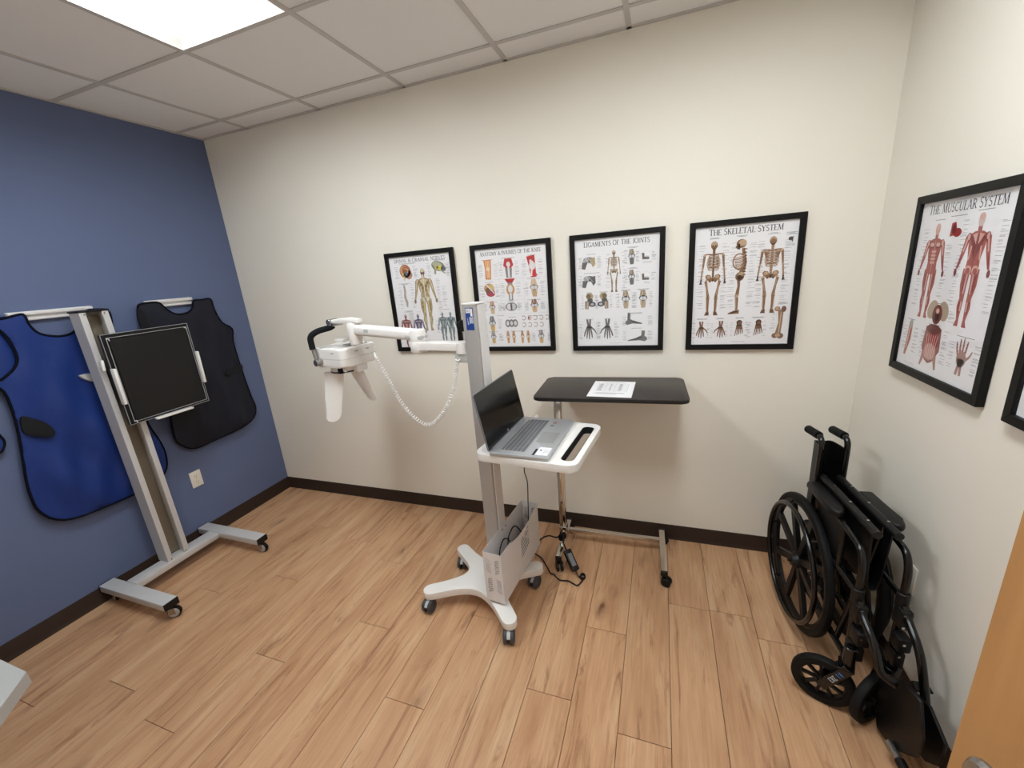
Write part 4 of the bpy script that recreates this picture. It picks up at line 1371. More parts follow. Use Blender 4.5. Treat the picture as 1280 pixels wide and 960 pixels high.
# C-channel column: outer shell with lips and an open slot
CX0, CX1, CYa, CYb, CZ = 0.120, 0.210, -1.083, -0.958, 1.640
prof = [(CX0, CYa), (CX1, CYa), (CX1, CYa + 0.028), (CX1 - 0.02, CYa + 0.028), (CX1 - 0.02, CYa + 0.012), (CX0 + 0.006, CYa + 0.012), (CX0 + 0.006, CYb - 0.012),
        (CX1 - 0.02, CYb - 0.012), (CX1 - 0.02, CYb - 0.028), (CX1, CYb - 0.028), (CX1, CYb), (CX0, CYb)]
bb = B(); slab(bb, prof, 0.1145, CZ); bevel_sharp(bb, 0.0012, 1)
col = fw('column', bb, 'alu', st)
bb = B(); box(bb, (CX0 + 0.012, (CYa + CYb) / 2, 0.87), (0.008, 0.098, 1.5)); fw('channel_back', bb, 'alu_dark', st)
bb = B(); box(bb, ((CX0 + CX1) / 2, (CYa + CYb) / 2, CZ + 0.005), (0.098, 0.133, 0.010), 0.002, 2); fw('top_cap', bb, 'black_plastic', st)
for yy in (CYa + 0.02, CYb - 0.02):
    for zz in (0.125, CZ - 0.012):
        bb = B(); cyl(bb, (CX1, yy, zz), (CX1 + 0.003, yy, zz), 0.004, seg=8); fw('bolt', bb, 'steel', st)
# sliding carriage and panel holder
bb = B(); box(bb, (0.205, -1.02, 1.27), (0.040, 0.062, 0.16), 0.003, 1); box(bb, (0.232, -0.95, 1.27), (0.016, 0.16, 0.10), 0.003, 1)
fw('carriage', bb, 'black_plastic', st)
def clip(name, a, c, wd, m, x0=0.262, x1=0.292):
    """clip along a panel edge from pixel a to pixel c, laid on the panel's front plane"""
    A = on_x(a[0], a[1], 0.275); Cc = on_x(c[0], c[1], 0.275)
    d = (Cc - A); L_ = d.length; ang = math.atan2(d.z, d.y)
    bb = B(); box(bb, (0, 0, 0), (x1 - x0, L_, wd), 0.003, 2)
    bmesh.ops.transform(bb, verts=bb.verts, matrix=Matrix.Translation(((x0 + x1) / 2, (A.y + Cc.y) / 2, (A.z + Cc.z) / 2)) @ Matrix.Rotation(ang, 4, 'X'))
    fw(name, bb, m, st)
Z2 = lambda a, c: (70 + a * 0.17706, 370 + c * 0.17706)
clip('panel_clip', Z2(400, 515), Z2(485, 765), 0.015, 'white_plastic')
clip('panel_clip', Z2(342, 455), Z2(362, 530), 0.014, 'white_plastic', 0.235, 0.255)
clip('panel_clip', Z2(988, 390), Z2(1046, 608), 0.012, 'white_plastic')
clip('panel_clip', Z2(707, 866), Z2(962, 786), 0.012, 'white_plastic')

PY0, PY1, PZ0, PZ1, PXF = -1.060, -0.622, 1.014, 1.519, 0.270
dp = thing('flat_panel_detector', 'flat black square detector panel with thin silver edges held on the stand', 'panel', (PXF, (PY0 + PY1) / 2, PZ0))
bb = B(); box(bb, (PXF - 0.012, (PY0 + PY1) / 2, (PZ0 + PZ1) / 2), (0.022, PY1 - PY0, PZ1 - PZ0), 0.002, 1)
fw('panel_body', bb, 'black_plastic', dp)
bb = B(); box(bb, (PXF + 0.001, (PY0 + PY1) / 2 + 0.006, (PZ0 + PZ1) / 2 - 0.004), (0.006, PY1 - PY0 - 0.050, PZ1 - PZ0 - 0.052), 0.001, 1)
fw('panel_face', bb, 'black_matte', dp)
def loop_bar(name, ins, x, r, dy=0.0, dz=0.0):
    y0, y1, z0, z1 = PY0 + ins + dy, PY1 - ins + dy, PZ0 + ins + dz, PZ1 - ins + dz
    bb = B()
    for c, s in (((x, (y0 + y1) / 2, z0), (r, y1 - y0, r)), ((x, (y0 + y1) / 2, z1), (r, y1 - y0, r)), ((x, y0, (z0 + z1) / 2), (r, r, z1 - z0)), ((x, y1, (z0 + z1) / 2), (r, r, z1 - z0))):
        box(bb, c, s)
    fw(name, bb, 'silver', dp, 0)
loop_bar('outer_trim', 0.001, PXF, 0.0022); loop_bar('inner_trim', 0.017, PXF + 0.003, 0.0028, 0.004, -0.003)
for yy, zz in ((PY1 - 0.020, PZ1 - 0.024), (PY0 + 0.026, PZ1 - 0.024), (PY0 + 0.026, PZ0 + 0.018)):
    bb = B(); box(bb, (PXF + 0.0055, yy, zz), (0.0015, 0.014, 0.004)); box(bb, (PXF + 0.0055, yy + 0.005, zz - 0.005), (0.0015, 0.004, 0.014)); fw('corner_mark', bb, 'label_white', dp, 0)

# ------------------------------------------------------------------ rolling cart with column, tray, bin and folding arm
CT = thing('mobile_cart', 'white rolling cart with tall grey column, tray, bin and folding arm', 'cart', (2.23, -0.635, 0), R(-5.5))
ca, sa = math.cos(R(5.5)), math.sin(R(5.5))
def WL(x, y):
    dx, dy = x - 2.23, y + 0.635
    return (dx * ca - dy * sa, dx * sa + dy * ca)
tips = [WL(2.412, -0.955), WL(2.445, -0.540), WL(1.925, -0.500), WL(1.895, -0.880)]     # front, right, back, left
cen = (sum(p[0] for p in tips) / 4 + 0.02, sum(p[1] for p in tips) / 4 + 0.01)
outl = []
for i, tp in enumerate(tips):
    d = Vector((tp[0] - cen[0], tp[1] - cen[1])).normalized(); n = Vector((-d.y, d.x)); c = Vector(tp) - d * 0.035
    for k in range(9):
        a = R(-90 + 180 * k / 8)
        outl.append(tuple(c + d * (0.036 * math.cos(a)) + n * (0.036 * math.sin(a))))
    nt_ = tips[(i + 1) % 4]; d2 = Vector((nt_[0] - cen[0], nt_[1] - cen[1])).normalized(); n2 = Vector((-d2.y, d2.x))
    p0 = Vector(tp) - d * 0.07 + n * 0.037; p3 = Vector(nt_) - d2 * 0.07 - n2 * 0.037
    mid = (Vector(tp) + Vector(nt_)) / 2 - Vector(cen)
    q = Vector(cen) + mid.normalized() * (0.045 if i % 2 == 0 else 0.07)
    for k in range(1, 12):
        s = k / 12
        e1 = Vector(cen) + d * 0.10 + n * 0.036; e2 = Vector(cen) + d2 * 0.10 - n2 * 0.036
        pts = (p0, e1 * 0.6 + q * 0.4, e2 * 0.6 + q * 0.4, p3)
        outl.append(tuple(pts[0] * (1 - s) ** 3 + pts[1] * 3 * s * (1 - s) ** 2 + pts[2] * 3 * s * s * (1 - s) + pts[3] * s ** 3))
rise = lambda u, v: 0.020 * max(0.0, 1 - math.hypot(u - cen[0], v - cen[1]) / 0.26)
bb = B()
sheet(bb, outl, lambda u, v: (u, v, 0.111 + rise(u, v)), lambda u, v: (u, v, 0.072 + rise(u, v)), step=0.03)
bevel_sharp(bb, 0.008, 3, 60)
finish('base', bb, 'white_plastic', CT, 50)
for tp, rz in zip(tips, (1.2, 1.75, 1.3, 1.55)):
    d = Vector((tp[0] - cen[0], tp[1] - cen[1])).normalized(); c = Vector(tp) - d * 0.036
    caster(CT, (c.x, c.y - 0.012, 0), -rz, 0.034, 0.052, 0.078, 'twin')
bb = B(); slab(bb, rrect(-0.040, -0.043, 0.036, 0.043, 0.008, 4), 0.125, 1.548); column = finish('column', bb, 'alu_plain', CT)
bb = B(); slab(bb, rrect(0.0365, -0.035, 0.043, 0.035, 0.003, 3), 0.125, 1.546); finish('column_front', bb, 'white_powder', CT)
bb = B(); slab(bb, rrect(-0.041, -0.044, 0.044, 0.044, 0.008, 4), 1.548, 1.554, 0.0015, 1); finish('column_cap', bb, 'white_powder', CT)
# blue label on the side of the column
lb = B(); box(lb, (0.0, -0.0434, 1.485), (0.040, 0.0010, 0.100)); lab = finish('blue_label', lb, 'label_blue', CT, 0)
def lbl(name, m, rects, y=-0.0441):
    bb = B()
    for a, c, w_, h_ in rects:
        box(bb, (a, y, c), (w_, 0.0006, h_))
    return finish(name, bb, m, lab, 0)
lbl('label_panel', 'label_white', [(-0.0065, 1.522, 0.021, 0.020), (0.0115, 1.514, 0.010, 0.034)])
lbl('label_lines', 'ink_grey', [(-0.0065, 1.524, 0.016, 0.002), (-0.008, 1.518, 0.012, 0.002), (-0.010, 1.527, 0.004, 0.003)], -0.0446)
lbl('label_lettering', 'label_white', [(0.0005 + 0.0052 * k, 1.479 + 0.0012 * (k % 2), 0.0024, 0.030 - 0.002 * (k % 3)) for k in range(4)] + [(-0.010, 1.475, 0.0014, 0.030), (-0.007, 1.467, 0.001, 0.016)])
# tray with a hand-hold slot
TZ = 0.935
tro = rrect(0.075, -0.256, 0.532, 0.196, 0.045, 7)
slot_ = rrect(0.452, -0.215, 0.508, 0.155, 0.024, 6)
bb = B(); sheet(bb, tro, lambda u, v: (u, v, TZ), lambda u, v: (u, v, TZ - 0.034), [slot_]); bevel_sharp(bb, 0.005, 3, 60)
tray = finish('tray', bb, 'white_plastic', CT)
bb = B()
sheet(bb, rrect(0.4512, -0.2158, 0.5088, 0.1558, 0.0248, 6), lambda u, v: (u, v, TZ - 0.002), lambda u, v: (u, v, TZ - 0.0345), [rrect(0.4550, -0.2120, 0.5050, 0.1520, 0.0210, 6)])
finish('grip_liner', bb, 'foam', tray)
bb = B(); sheet(bb, rrect(0.095, -0.236, 0.418, 0.176, 0.03, 5), lambda u, v: (u, v, TZ + 0.0012), lambda u, v: (u, v, TZ - 0.001)); finish('tray_mat', bb, 'white_powder', tray)
bb = B(); box(bb, (0.14, 0, TZ - 0.047), (0.20, 0.10, 0.034), 0.004, 2); box(bb, (0.055, 0, TZ - 0.06), (0.03, 0.096, 0.09), 0.003, 2)
finish('tray_bracket', bb, 'white_powder', CT)
# bin: four perforated sheet panels and a floor
BX0, BX1, BY0, BY1, BZ0, BZ1 = 0.047, 0.145, -0.230, 0.238, 0.1315, 0.408
bb = B()
th = 0.0010
sheet(bb, [(BY0, BZ0), (BY1, BZ0), (BY1, BZ1), (BY0, BZ1)], lambda u, v: (BX0 + th, u, v), lambda u, v: (BX0, u, v))
top = [(BY1, BZ1)]
for k in range(25):
    s = k / 24
    yy = BY1 - 0.04 + (BY0 + 0.10 - BY1 + 0.04) * s
    dip = 0.034 * (1 - (2 * abs(s - 0.5)) ** 3.0)
    top.append((yy, BZ1 - dip))
top += [(BY0, BZ1)]
sl = []
for k in range(6):
    yc_, zc = 0.045, 0.338 - 0.019 * k
    sl.append([(yc_ - 0.052, zc - 0.019), (yc_ + 0.052, zc + 0.009), (yc_ + 0.052, zc + 0.019), (yc_ - 0.052, zc - 0.009)])
sheet(bb, [(BY0, BZ0), (BY1, BZ0)] + top, lambda u, v: (BX1, u, v), lambda u, v: (BX1 - th, u, v), sl)
def end_slots():
    out = []
    for (xa, z0, s) in ((0.071, 0.335, -1), (0.118, 0.335, 1), (0.074, 0.225, 1), (0.121, 0.225, -1)):
        for k in range(7):
            zz = z0 + 0.009 * (k - 3) * 1.25
            out.append([(xa - 0.011, zz - 0.0025 - s * 0.006), (xa + 0.012, zz - 0.0025 + s * 0.006), (xa + 0.012, zz + 0.0025 + s * 0.006), (xa - 0.012, zz + 0.0025 - s * 0.006)])
    return out
for yy, s in ((BY0, 1), (BY1, -1)):
    sheet(bb, [(BX0, BZ0), (BX1, BZ0), (BX1, BZ1), (BX0, BZ1)], lambda u, v: (u, yy + s * th, v), lambda u, v: (u, yy, v), end_slots())
box(bb, ((BX0 + BX1) / 2, (BY0 + BY1) / 2, BZ0 + 0.0015), (BX1 - BX0 - 0.002, BY1 - BY0 - 0.002, 0.003))
bin_ = finish('bin', bb, 'bin_grey', CT, 0)
for yy in (-0.02, 0.02):
    bb = B(); cyl(bb, (BX0 + 0.002, yy, 0.385), (BX0 + 0.005, yy, 0.385), 0.004, seg=10); finish('screw', bb, 'grey_plastic', bin_)
# folding arm
bb = B(); box(bb, (-0.075, 0, 1.300), (0.072, 0.060, 0.044), 0.004, 2); finish('arm_bracket', bb, 'light_grey', CT)
bb = B()
sheet(bb, rrect(-0.365, -0.036, -0.038, 0.036, 0.034, 8), lambda u, v: (u, v, 1.372), lambda u, v: (u, v, 1.336)); bevel_sharp(bb, 0.009, 3, 60)
lathe(bb, [(0, 1.322), (0.040, 1.322), (0.043, 1.328), (0.043, 1.374), (0.040, 1.380), (0, 1.380)], (-0.335, 0, 0), (0, 0, 1), 28)
lathe(bb, [(0, 1.322), (0.040, 1.322), (0.040, 1.374), (0, 1.374)], (-0.074, 0, 0), (0, 0, 1), 28)
finish('lower_arm', bb, 'white_plastic', CT)
bb = B()
lathe(bb, [(0, 1.381), (0.040, 1.381), (0.040, 1.428), (0.036, 1.434), (0, 1.434)], (-0.335, 0, 0), (0, 0, 1), 28)
a2 = [(-0.335, 0.0, 1.408), (-0.40, 0.0, 1.410), (-0.55, 0.0, 1.424), (-0.70, 0.0, 1.436), (-0.735, 0, 1.438)]
u0, u1 = Vector(a2[0]), Vector(a2[-1])
d = (u1 - u0); ang = math.atan2(d.z, -d.x)
box(bb, (u0 + u1) / 2, (d.length, 0.064, 0.056), 0.018, 4, Matrix.Rotation(ang, 4, 'Y'))
arm2 = finish('upper_arm', bb, 'white_plastic', CT)
bb = B(); box(bb, (-0.345, 0, 1.400), (0.10, 0.067, 0.020), 0.006, 2, Matrix.Rotation(ang, 4, 'Y')); finish('joint_cover', bb, 'light_grey', arm2)
bb = B(); cyl(bb, (-0.375, -0.012, 1.378), (-0.375, -0.012, 1.360), 0.004, seg=8); finish('lock_pin', bb, 'grey_plastic', arm2)
bb = B(); box(bb, (-0.640, -0.0325, 1.434), (0.030, 0.002, 0.018)); finish('arm_marking', bb, 'light_grey', arm2)
bb = B(); lathe(bb, [(0, 1.36), (0.030, 1.36), (0.036, 1.40), (0.036, 1.465), (0.030, 1.478), (0, 1.478)], (-0.752, 0, 0), (0, 0, 1), 24)
finish('wrist_joint', bb, 'white_plastic', CT)
bb = B(); sheet(bb, [(-0.70, -0.022), (-0.70, 0.022), (-0.78, 0.030), (-0.86, 0.026), (-0.905, 0.016), (-0.905, -0.016), (-0.86, -0.026), (-0.78, -0.030)], lambda u, v: (u, v, 1.504 - 0.10 * abs(u + 0.80)), lambda u, v: (u, v, 1.474)); bevel_sharp(bb, 0.005, 2, 45)
finish('wrist_link', bb, 'white_plastic', CT)
bb = B(); cyl(bb, (-0.905, -0.030, 1.482), (-0.905, 0.030, 1.482), 0.017, seg=16, bev=0.002); cyl(bb, (-0.87, -0.034, 1.470), (-0.87, 0.034, 1.470), 0.010, seg=12)
finish('pivot', bb, 'steel', CT)
bb = B(); box(bb, (-0.055, -0.012, 1.452), (0.030, 0.030, 0.052), 0.003, 2); cyl(bb, (-0.068, -0.012, 1.462), (-0.080, -0.012, 1.462), 0.010, seg=12); finish('arm_stop', bb, 'black_plastic', CT)

# ------------------------------------------------------------------ x-ray generator head hung from the arm
GZ = 1.232
gn = thing('xray_generator', 'white portable x-ray head with two splayed blades hanging from the cart arm', 'device', (1.305, -0.465, GZ), R(-9))
bb = B(); slab(bb, rrect(-0.130, -0.128, 0.130, 0.128, 0.04, 6), 0.0, 0.104, 0.012, 3); hs = finish('housing', bb, 'white_plastic', gn)
bb = B(); slab(bb, rrect(-0.1308, -0.1288, 0.1308, 0.1288, 0.0408, 6), 0.046, 0.0485); finish('housing_seam', bb, 'light_grey', hs)
bb = B(); slab(bb, rrect(-0.02, 0.0, 0.10, 0.085, 0.01, 3), 0.1035, 0.106, 0.0008, 1); finish('display', bb, 'grey_plastic', hs)
bb = B(); slab(bb, rrect(-0.105, -0.095, 0.0, -0.02, 0.012, 3), 0.1035, 0.107, 0.001, 1); finish('button_pad', bb, 'white_powder', hs)
bb = B(); box(bb, (0.05, -0.1285, 0.082), (0.02, 0.002, 0.004)); box(bb, (0.131, -0.03, 0.08), (0.002, 0.024, 0.004)); box(bb, (0.131, 0.05, 0.08), (0.002, 0.02, 0.004)); finish('vent', bb, 'grey_plastic', hs)
bb = B(); cyl(bb, (0.07, 0.06, 0.10), (0.07, 0.06, 0.19), 0.030, 0.026, 20); box(bb, (0.06, 0.0, 0.145), (0.07, 0.16, 0.02), 0.006, 2); finish('neck', bb, 'white_plastic', gn)
# carrying handle: foam grip and metal bar
bb = B()
hp_ = fillet([(-0.005, -0.02, 0.242), (-0.02, -0.045, 0.215), (-0.050, -0.12, 0.205), (-0.078, -0.152, 0.180), (-0.074, -0.152, 0.108)], 0.05, 6)
tube(bb, hp_[2:], 0.0165, 14); grip = finish('handle_grip', bb, 'foam', gn)
bb = B(); tube(bb, [(-0.074, -0.152, 0.115), (-0.060, -0.150, 0.03)], 0.009, 10); cyl(bb, (-0.058, -0.165, 0.032), (-0.058, -0.122, 0.032), 0.020, seg=18, bev=0.003); finish('handle_bar', bb, 'steel', gn)
bb = B(); box(bb, (0.075, -0.095, -0.012), (0.004, 0.004, 0.024)); tube(bb, smooth_path([(0.10, -0.11, 0.0), (0.10, -0.112, -0.018), (0.108, -0.106, -0.024), (0.112, -0.10, -0.012)], 4), 0.003, 6); finish('hook', bb, 'light_grey', gn)
# collimator ring and the two distance blades
bb = B(); lathe(bb, [(0, 0), (0.075, 0), (0.078, -0.004), (0.078, -0.036), (0.074, -0.042), (0, -0.042)], (0.01, -0.03, 0.0), (0, 0, 1), 32); box(bb, (0.085, 0.0, -0.022), (0.075, 0.075, 0.040), 0.006, 2); cl = finish('collimator', bb, 'white_plastic', gn)
bb = B(); box(bb, (0.058, -0.103, -0.021), (0.026, 0.010, 0.034), 0.002, 1, Matrix.Rotation(0.55, 4, 'Z')); finish('window', bb, 'foam', cl)
bb = B(); lathe(bb, [(0.0785, -0.030), (0.0790, -0.030), (0.0790, -0.038), (0.0785, -0.038)], (0.01, -0.03, 0.0), (0, 0, 1), 32, True); finish('index_band', bb, 'black_plastic', cl)
def blade(a, top_c, bot_c, wt, wb, m='white_plastic'):
    a0 = Vector(top_c); a1 = Vector(bot_c); d = (a1 - a0); L_ = d.length; d.normalize()
    side = Vector((math.cos(a), math.sin(a), 0)); nrm = side.cross(d).normalized()
    o_ = []
    for k in range(9):
        t_ = R(180 * k / 8); o_.append((wb / 2 * math.cos(t_), L_ - wb / 2 + wb / 2 * math.sin(t_)))
    o_ = [(wt / 2, 0), (wt / 2, L_ * 0.25)] + o_ + [(-wt / 2, L_ * 0.25), (-wt / 2, 0)]
    f = lambda u, v, h: a0 + side * u + d * v + nrm * (h + 0.010 * (u / (wt / 2)) ** 2)
    bb = B(); sheet(bb, o_, lambda u, v: f(u, v, 0.003), lambda u, v: f(u, v, -0.003), step=0.012)
    finish('distance_blade', bb, m, gn, 50)
blade(0.75, (-0.035, -0.075, -0.036), (-0.066, -0.122, -0.335), 0.105, 0.085)
blade(0.30, (0.040, 0.005, -0.036), (0.100, 0.055, -0.245), 0.085, 0.062)

# coiled cord between the head and the cart
pts = [(1.600, -0.575, 1.285), (1.666, -0.581, 1.157), (1.714, -0.585, 1.056), (1.789, -0.593, 0.968), (1.874, -0.601, 0.926), (1.948, -0.608, 0.961), (2.023, -0.615, 1.049), (2.078, -0.62, 1.158), (2.118, -0.650, 1.262), (2.135, -0.660, 1.300)]
spn = smooth_path(pts, 40)
seglen = [0.0]
for a, c in zip(spn[:-1], spn[1:]):
    seglen.append(seglen[-1] + (c - a).length)
TOT = seglen[-1]
cc = thing('coiled_cord', 'white coiled cord drooping between the white head and the cart column', 'cord', (1.85, -0.60, 0.92))
def along(s):
    import bisect
    i = min(max(bisect.bisect_left(seglen, s), 1), len(spn) - 1)
    k = (s - seglen[i - 1]) / max(1e-9, seglen[i] - seglen[i - 1])
    return spn[i - 1].lerp(spn[i], k), (spn[i] - spn[i - 1]).normalized()
hel = []
PIT = 0.0150
nt = int(TOT / PIT)
for k in range(nt * 8 + 1):
    s = TOT * k / (nt * 8)
    p, tg = along(s)
    yv = Vector((0, 1, 0)); n1 = (yv - tg * yv.dot(tg)).normalized(); n2 = tg.cross(n1)
    a = 2 * PI * k / 8
    hel.append(p + (n1 * math.cos(a) + n2 * math.sin(a)) * 0.0085)
bb = B(); tube(bb, hel, 0.0032, 5); fw('coil', bb, 'white_plastic', cc)
bb = B(); tube(bb, [pts[0], (1.585, -0.56, 1.31)], 0.006, 8); fw('plug', bb, 'white_plastic', cc)

# ------------------------------------------------------------------ laptop on the tray
lx, ly = 0.276, -0.040
wx = 2.23 + lx * ca + ly * sa; wy = -0.635 - lx * sa + ly * ca
lp = thing('laptop', 'silver laptop standing open on the cart tray', 'laptop', (wx, wy, TZ + 0.0018), R(-2.6))
HD, HWd = 0.132, 0.216
bb = B(); slab(bb, rrect(-HD, -HWd, HD, HWd, 0.010, 4), 0.0, 0.016, 0.003, 2); base = finish('base', bb, 'silver', lp)
bb = B(); box(bb, (-0.036, 0.0, 0.0161), (0.112, 0.376, 0.0006)); finish('keyboard_well', bb, 'alu_plain', lp, 0)
bb = B()
rows = [(-0.083, 0.009), (-0.066, 0.0155), (-0.0475, 0.0155), (-0.029, 0.0155), (-0.0105, 0.0155), (0.008, 0.0155)]
for ri, (kx, kh) in enumerate(rows):
    y = -0.182
    widths = {0: [0.0185] * 19, 1: [0.0185] * 13 + [0.03] + [0.0185] * 5, 2: [0.026] + [0.0185] * 12 + [0.0225] + [0.0185] * 5, 3: [0.030] + [0.0185] * 11 + [0.037] + [0.0185] * 5, 4: [0.039] + [0.0185] * 10 + [0.047] + [0.0185] * 5, 5: [0.0185] * 4 + [0.100] + [0.0185] * 5 + [0.022] + [0.0185] * 5}[ri]
    for wk in widths:
        if y + wk > 0.186:
            break
        box(bb, (kx, y + wk / 2, 0.0172), (kh - 0.0005, wk - 0.0045, 0.0018)); y += wk
keys = finish('keyboard', bb, 'key', lp, 0); keys['kind'] = 'stuff'
bb = B(); slab(bb, rrect(0.032, -0.077, 0.110, 0.043, 0.004, 3), 0.0158, 0.0163); finish('trackpad', bb, 'trackpad', lp, 0)
bb = B(); box(bb, (0.094, -0.158, 0.0162), (0.052, 0.074, 0.0006)); nl = finish('white_sticker', bb, 'label_white', lp, 0)
bb = B(); cyl(bb, (0.080, -0.150, 0.0164), (0.080, -0.150, 0.0167), 0.006, seg=12)
for k in range(3):
    box(bb, (0.098 + 0.008 * k, -0.160, 0.0166), (0.0012, 0.04 - 0.008 * k, 0.0002))
finish('sticker_print', bb, 'ink_grey', nl, 0)
bb = B(); box(bb, (0.060, -0.170, 0.0163), (0.010, 0.060, 0.0008)); finish('dark_sticker', bb, 'black_plastic', lp, 0)
bb = B(); box(bb, (0.048, 0.122, 0.0163), (0.016, 0.018, 0.0007)); finish('dark_sticker', bb, 'grey_plastic', lp, 0)
bb = B(); box(bb, (0.052, 0.158, 0.0163), (0.016, 0.022, 0.0007)); finish('red_sticker', bb, 'label_dull', lp, 0)
LA = R(11)
hx, hz = -HD + 0.004, 0.016
sx, sz = -math.sin(LA), math.cos(LA)
LH = 0.255
def lidpt(h, y, off):
    return (hx + sx * h + sz * off, y, hz + sz * h - sx * off)
bb = B(); sheet(bb, rrect(-HWd, 0.0, HWd, LH, 0.010, 4), lambda u, v: lidpt(v, u, 0.0), lambda u, v: lidpt(v, u, -0.007)); bevel_sharp(bb, 0.0015, 1, 60)
lid = finish('lid', bb, 'grey_plastic', lp)
bb = B(); sheet(bb, rrect(-HWd + 0.003, 0.004, HWd - 0.003, LH - 0.003, 0.008, 4), lambda u, v: lidpt(v, u, 0.0012), lambda u, v: lidpt(v, u, -0.0005)); finish('screen', bb, 'screen', lid)
bb = B(); cyl(bb, lidpt(0.014, 0.0, 0.0012), lidpt(0.014, 0.0, 0.0017), 0.006, seg=20)
cyl(bb, lidpt(0.014, 0.0, 0.0012), lidpt(0.014, 0.0, 0.0018), 0.0045, seg=20); finish('round_logo', bb, 'ink_grey', lid, 0)
bb = B(); tube(bb, [(hx, -0.19, 0.0165), (hx, 0.19, 0.0165)], 0.0055, 10); finish('hinge', bb, 'grey_plastic', lp)
bb = B(); box(bb, (-0.075, HWd + 0.011, 0.009), (0.014, 0.022, 0.007), 0.001, 1); box(bb, (-0.073, HWd + 0.030, 0.009), (0.016, 0.020, 0.008), 0.0015, 1)
ub = finish('usb_stick', bb, 'white_plastic', lp)

# power lead from the laptop down into the bin
pw = thing('power_lead', 'thin black power lead running from the tray down into the bin', 'cable', (2.38, -0.62, 0.3))
def cl(lx_, ly_, z):
    return (2.23 + lx_ * ca + ly_ * sa, -0.635 - lx_ * sa + ly_ * ca, z)
bb = B()
tube(bb, smooth_path([cl(0.15, 0.15, TZ - 0.036), cl(0.135, 0.178, 0.80), cl(0.118, 0.185, 0.70), cl(0.105, 0.185, 0.63), cl(0.116, 0.19, 0.56), cl(0.112, 0.19, 0.45), cl(0.11, 0.17, 0.30), cl(0.10, 0.12, 0.22)], 8), 0.0028, 8)
fw('lead', bb, 'black_plastic', pw)
bb = B()
tube(bb, smooth_path([cl(0.085, -0.15, 0.145), cl(0.08, -0.135, 0.25), cl(0.075, -0.115, 0.325), cl(0.075, -0.07, 0.362), cl(0.08, -0.03, 0.345), cl(0.085, 0.0, 0.29), cl(0.09, 0.03, 0.205)], 8), 0.0032, 8)
fw('lead_loop', bb, 'black_plastic', pw)
bb = B()
tube(bb, smooth_path([cl(0.09, -0.06, 0.15), cl(0.085, -0.035, 0.33), cl(0.08, 0.02, 0.362), cl(0.08, 0.07, 0.355), cl(0.085, 0.12, 0.29), cl(0.09, 0.15, 0.205)], 8), 0.0032, 8)
fw('lead_loop', bb, 'black_plastic', pw)
bb = B(); box(bb, (0, 0, 0), (0.084, 0.30, 0.055), 0.006, 2)  # unseen block added low in the bin so its slots read dark
bmesh.ops.transform(bb, verts=bb.verts, matrix=Matrix.Translation(cl(0.096, 0.05, 0.1640)) @ Matrix.Rotation(R(-5.5), 4, 'Z'))
fw('slot_shade_block', bb, 'black_plastic', pw)

# ------------------------------------------------------------------ overbed table, paper and adapter
TR = R(2.0)
tb = thing('overbed_table', 'overbed table with dark brown top on a chrome rolling frame', 'table', (2.787, -0.237, 0), TR)
bb = B(); slab(bb, rrect(-0.372, -0.198, 0.372, 0.198, 0.035, 6), 1.030, 1.0465, 0.003, 2); tt = finish('table_top', bb, 'table_dark', tb)
bb = B(); slab(bb, rrect(-0.3745, -0.2005, 0.3745, 0.2005, 0.0375, 6), 1.0275, 1.0445, 0.0035, 2); finish('edge_band', bb, 'table_edge', tt)
bb = B(); box(bb, (-0.285, 0, 0.56), (0.038, 0.045, 0.93), 0.004, 2); finish('column', bb, 'chrome', tb)
bb = B(); box(bb, (-0.285, 0, 0.13), (0.044, 0.055, 0.08), 0.004, 2); finish('column_sleeve', bb, 'chrome', tb)
bb = B(); box(bb, (-0.23, 0, 1.020), (0.22, 0.05, 0.014), 0.002, 1); box(bb, (-0.285, 0, 1.0), (0.044, 0.06, 0.05), 0.002, 1); finish('top_bracket', bb, 'steel', tb)
bb = B(); cyl(bb, (-0.285, -0.024, 0.985), (-0.285, -0.030, 0.985), 0.004, seg=8); cyl(bb, (-0.285, -0.028, 0.33), (-0.285, -0.034, 0.33), 0.006, seg=8); finish('bolt', bb, 'steel', tb)
for xx in (-0.283, 0.283):
    bb = B(); box(bb, (xx, -0.005, 0.079), (0.032, 0.375, 0.026), 0.003, 2); finish('base_rail', bb, 'chrome', tb)
    for yy, rz in ((-0.192, -1.2 if xx < 0 else -0.35), (0.178, 0.4)):
        bb = B(); box(bb, (xx, yy, 0.078), (0.035, 0.012 if yy < 0 else 0.02, 0.029), 0.002, 1); finish('rail_cap', bb, 'black_plastic', tb)
        caster(tb, (xx, yy + (0.012 if yy < 0 else -0.012), 0), rz, 0.025, 0.040, 0.066, 'black')
bb = B(); box(bb, (0, 0.085, 0.079), (0.535, 0.028, 0.024), 0.003, 2); finish('cross_rail', bb, 'chrome', tb)

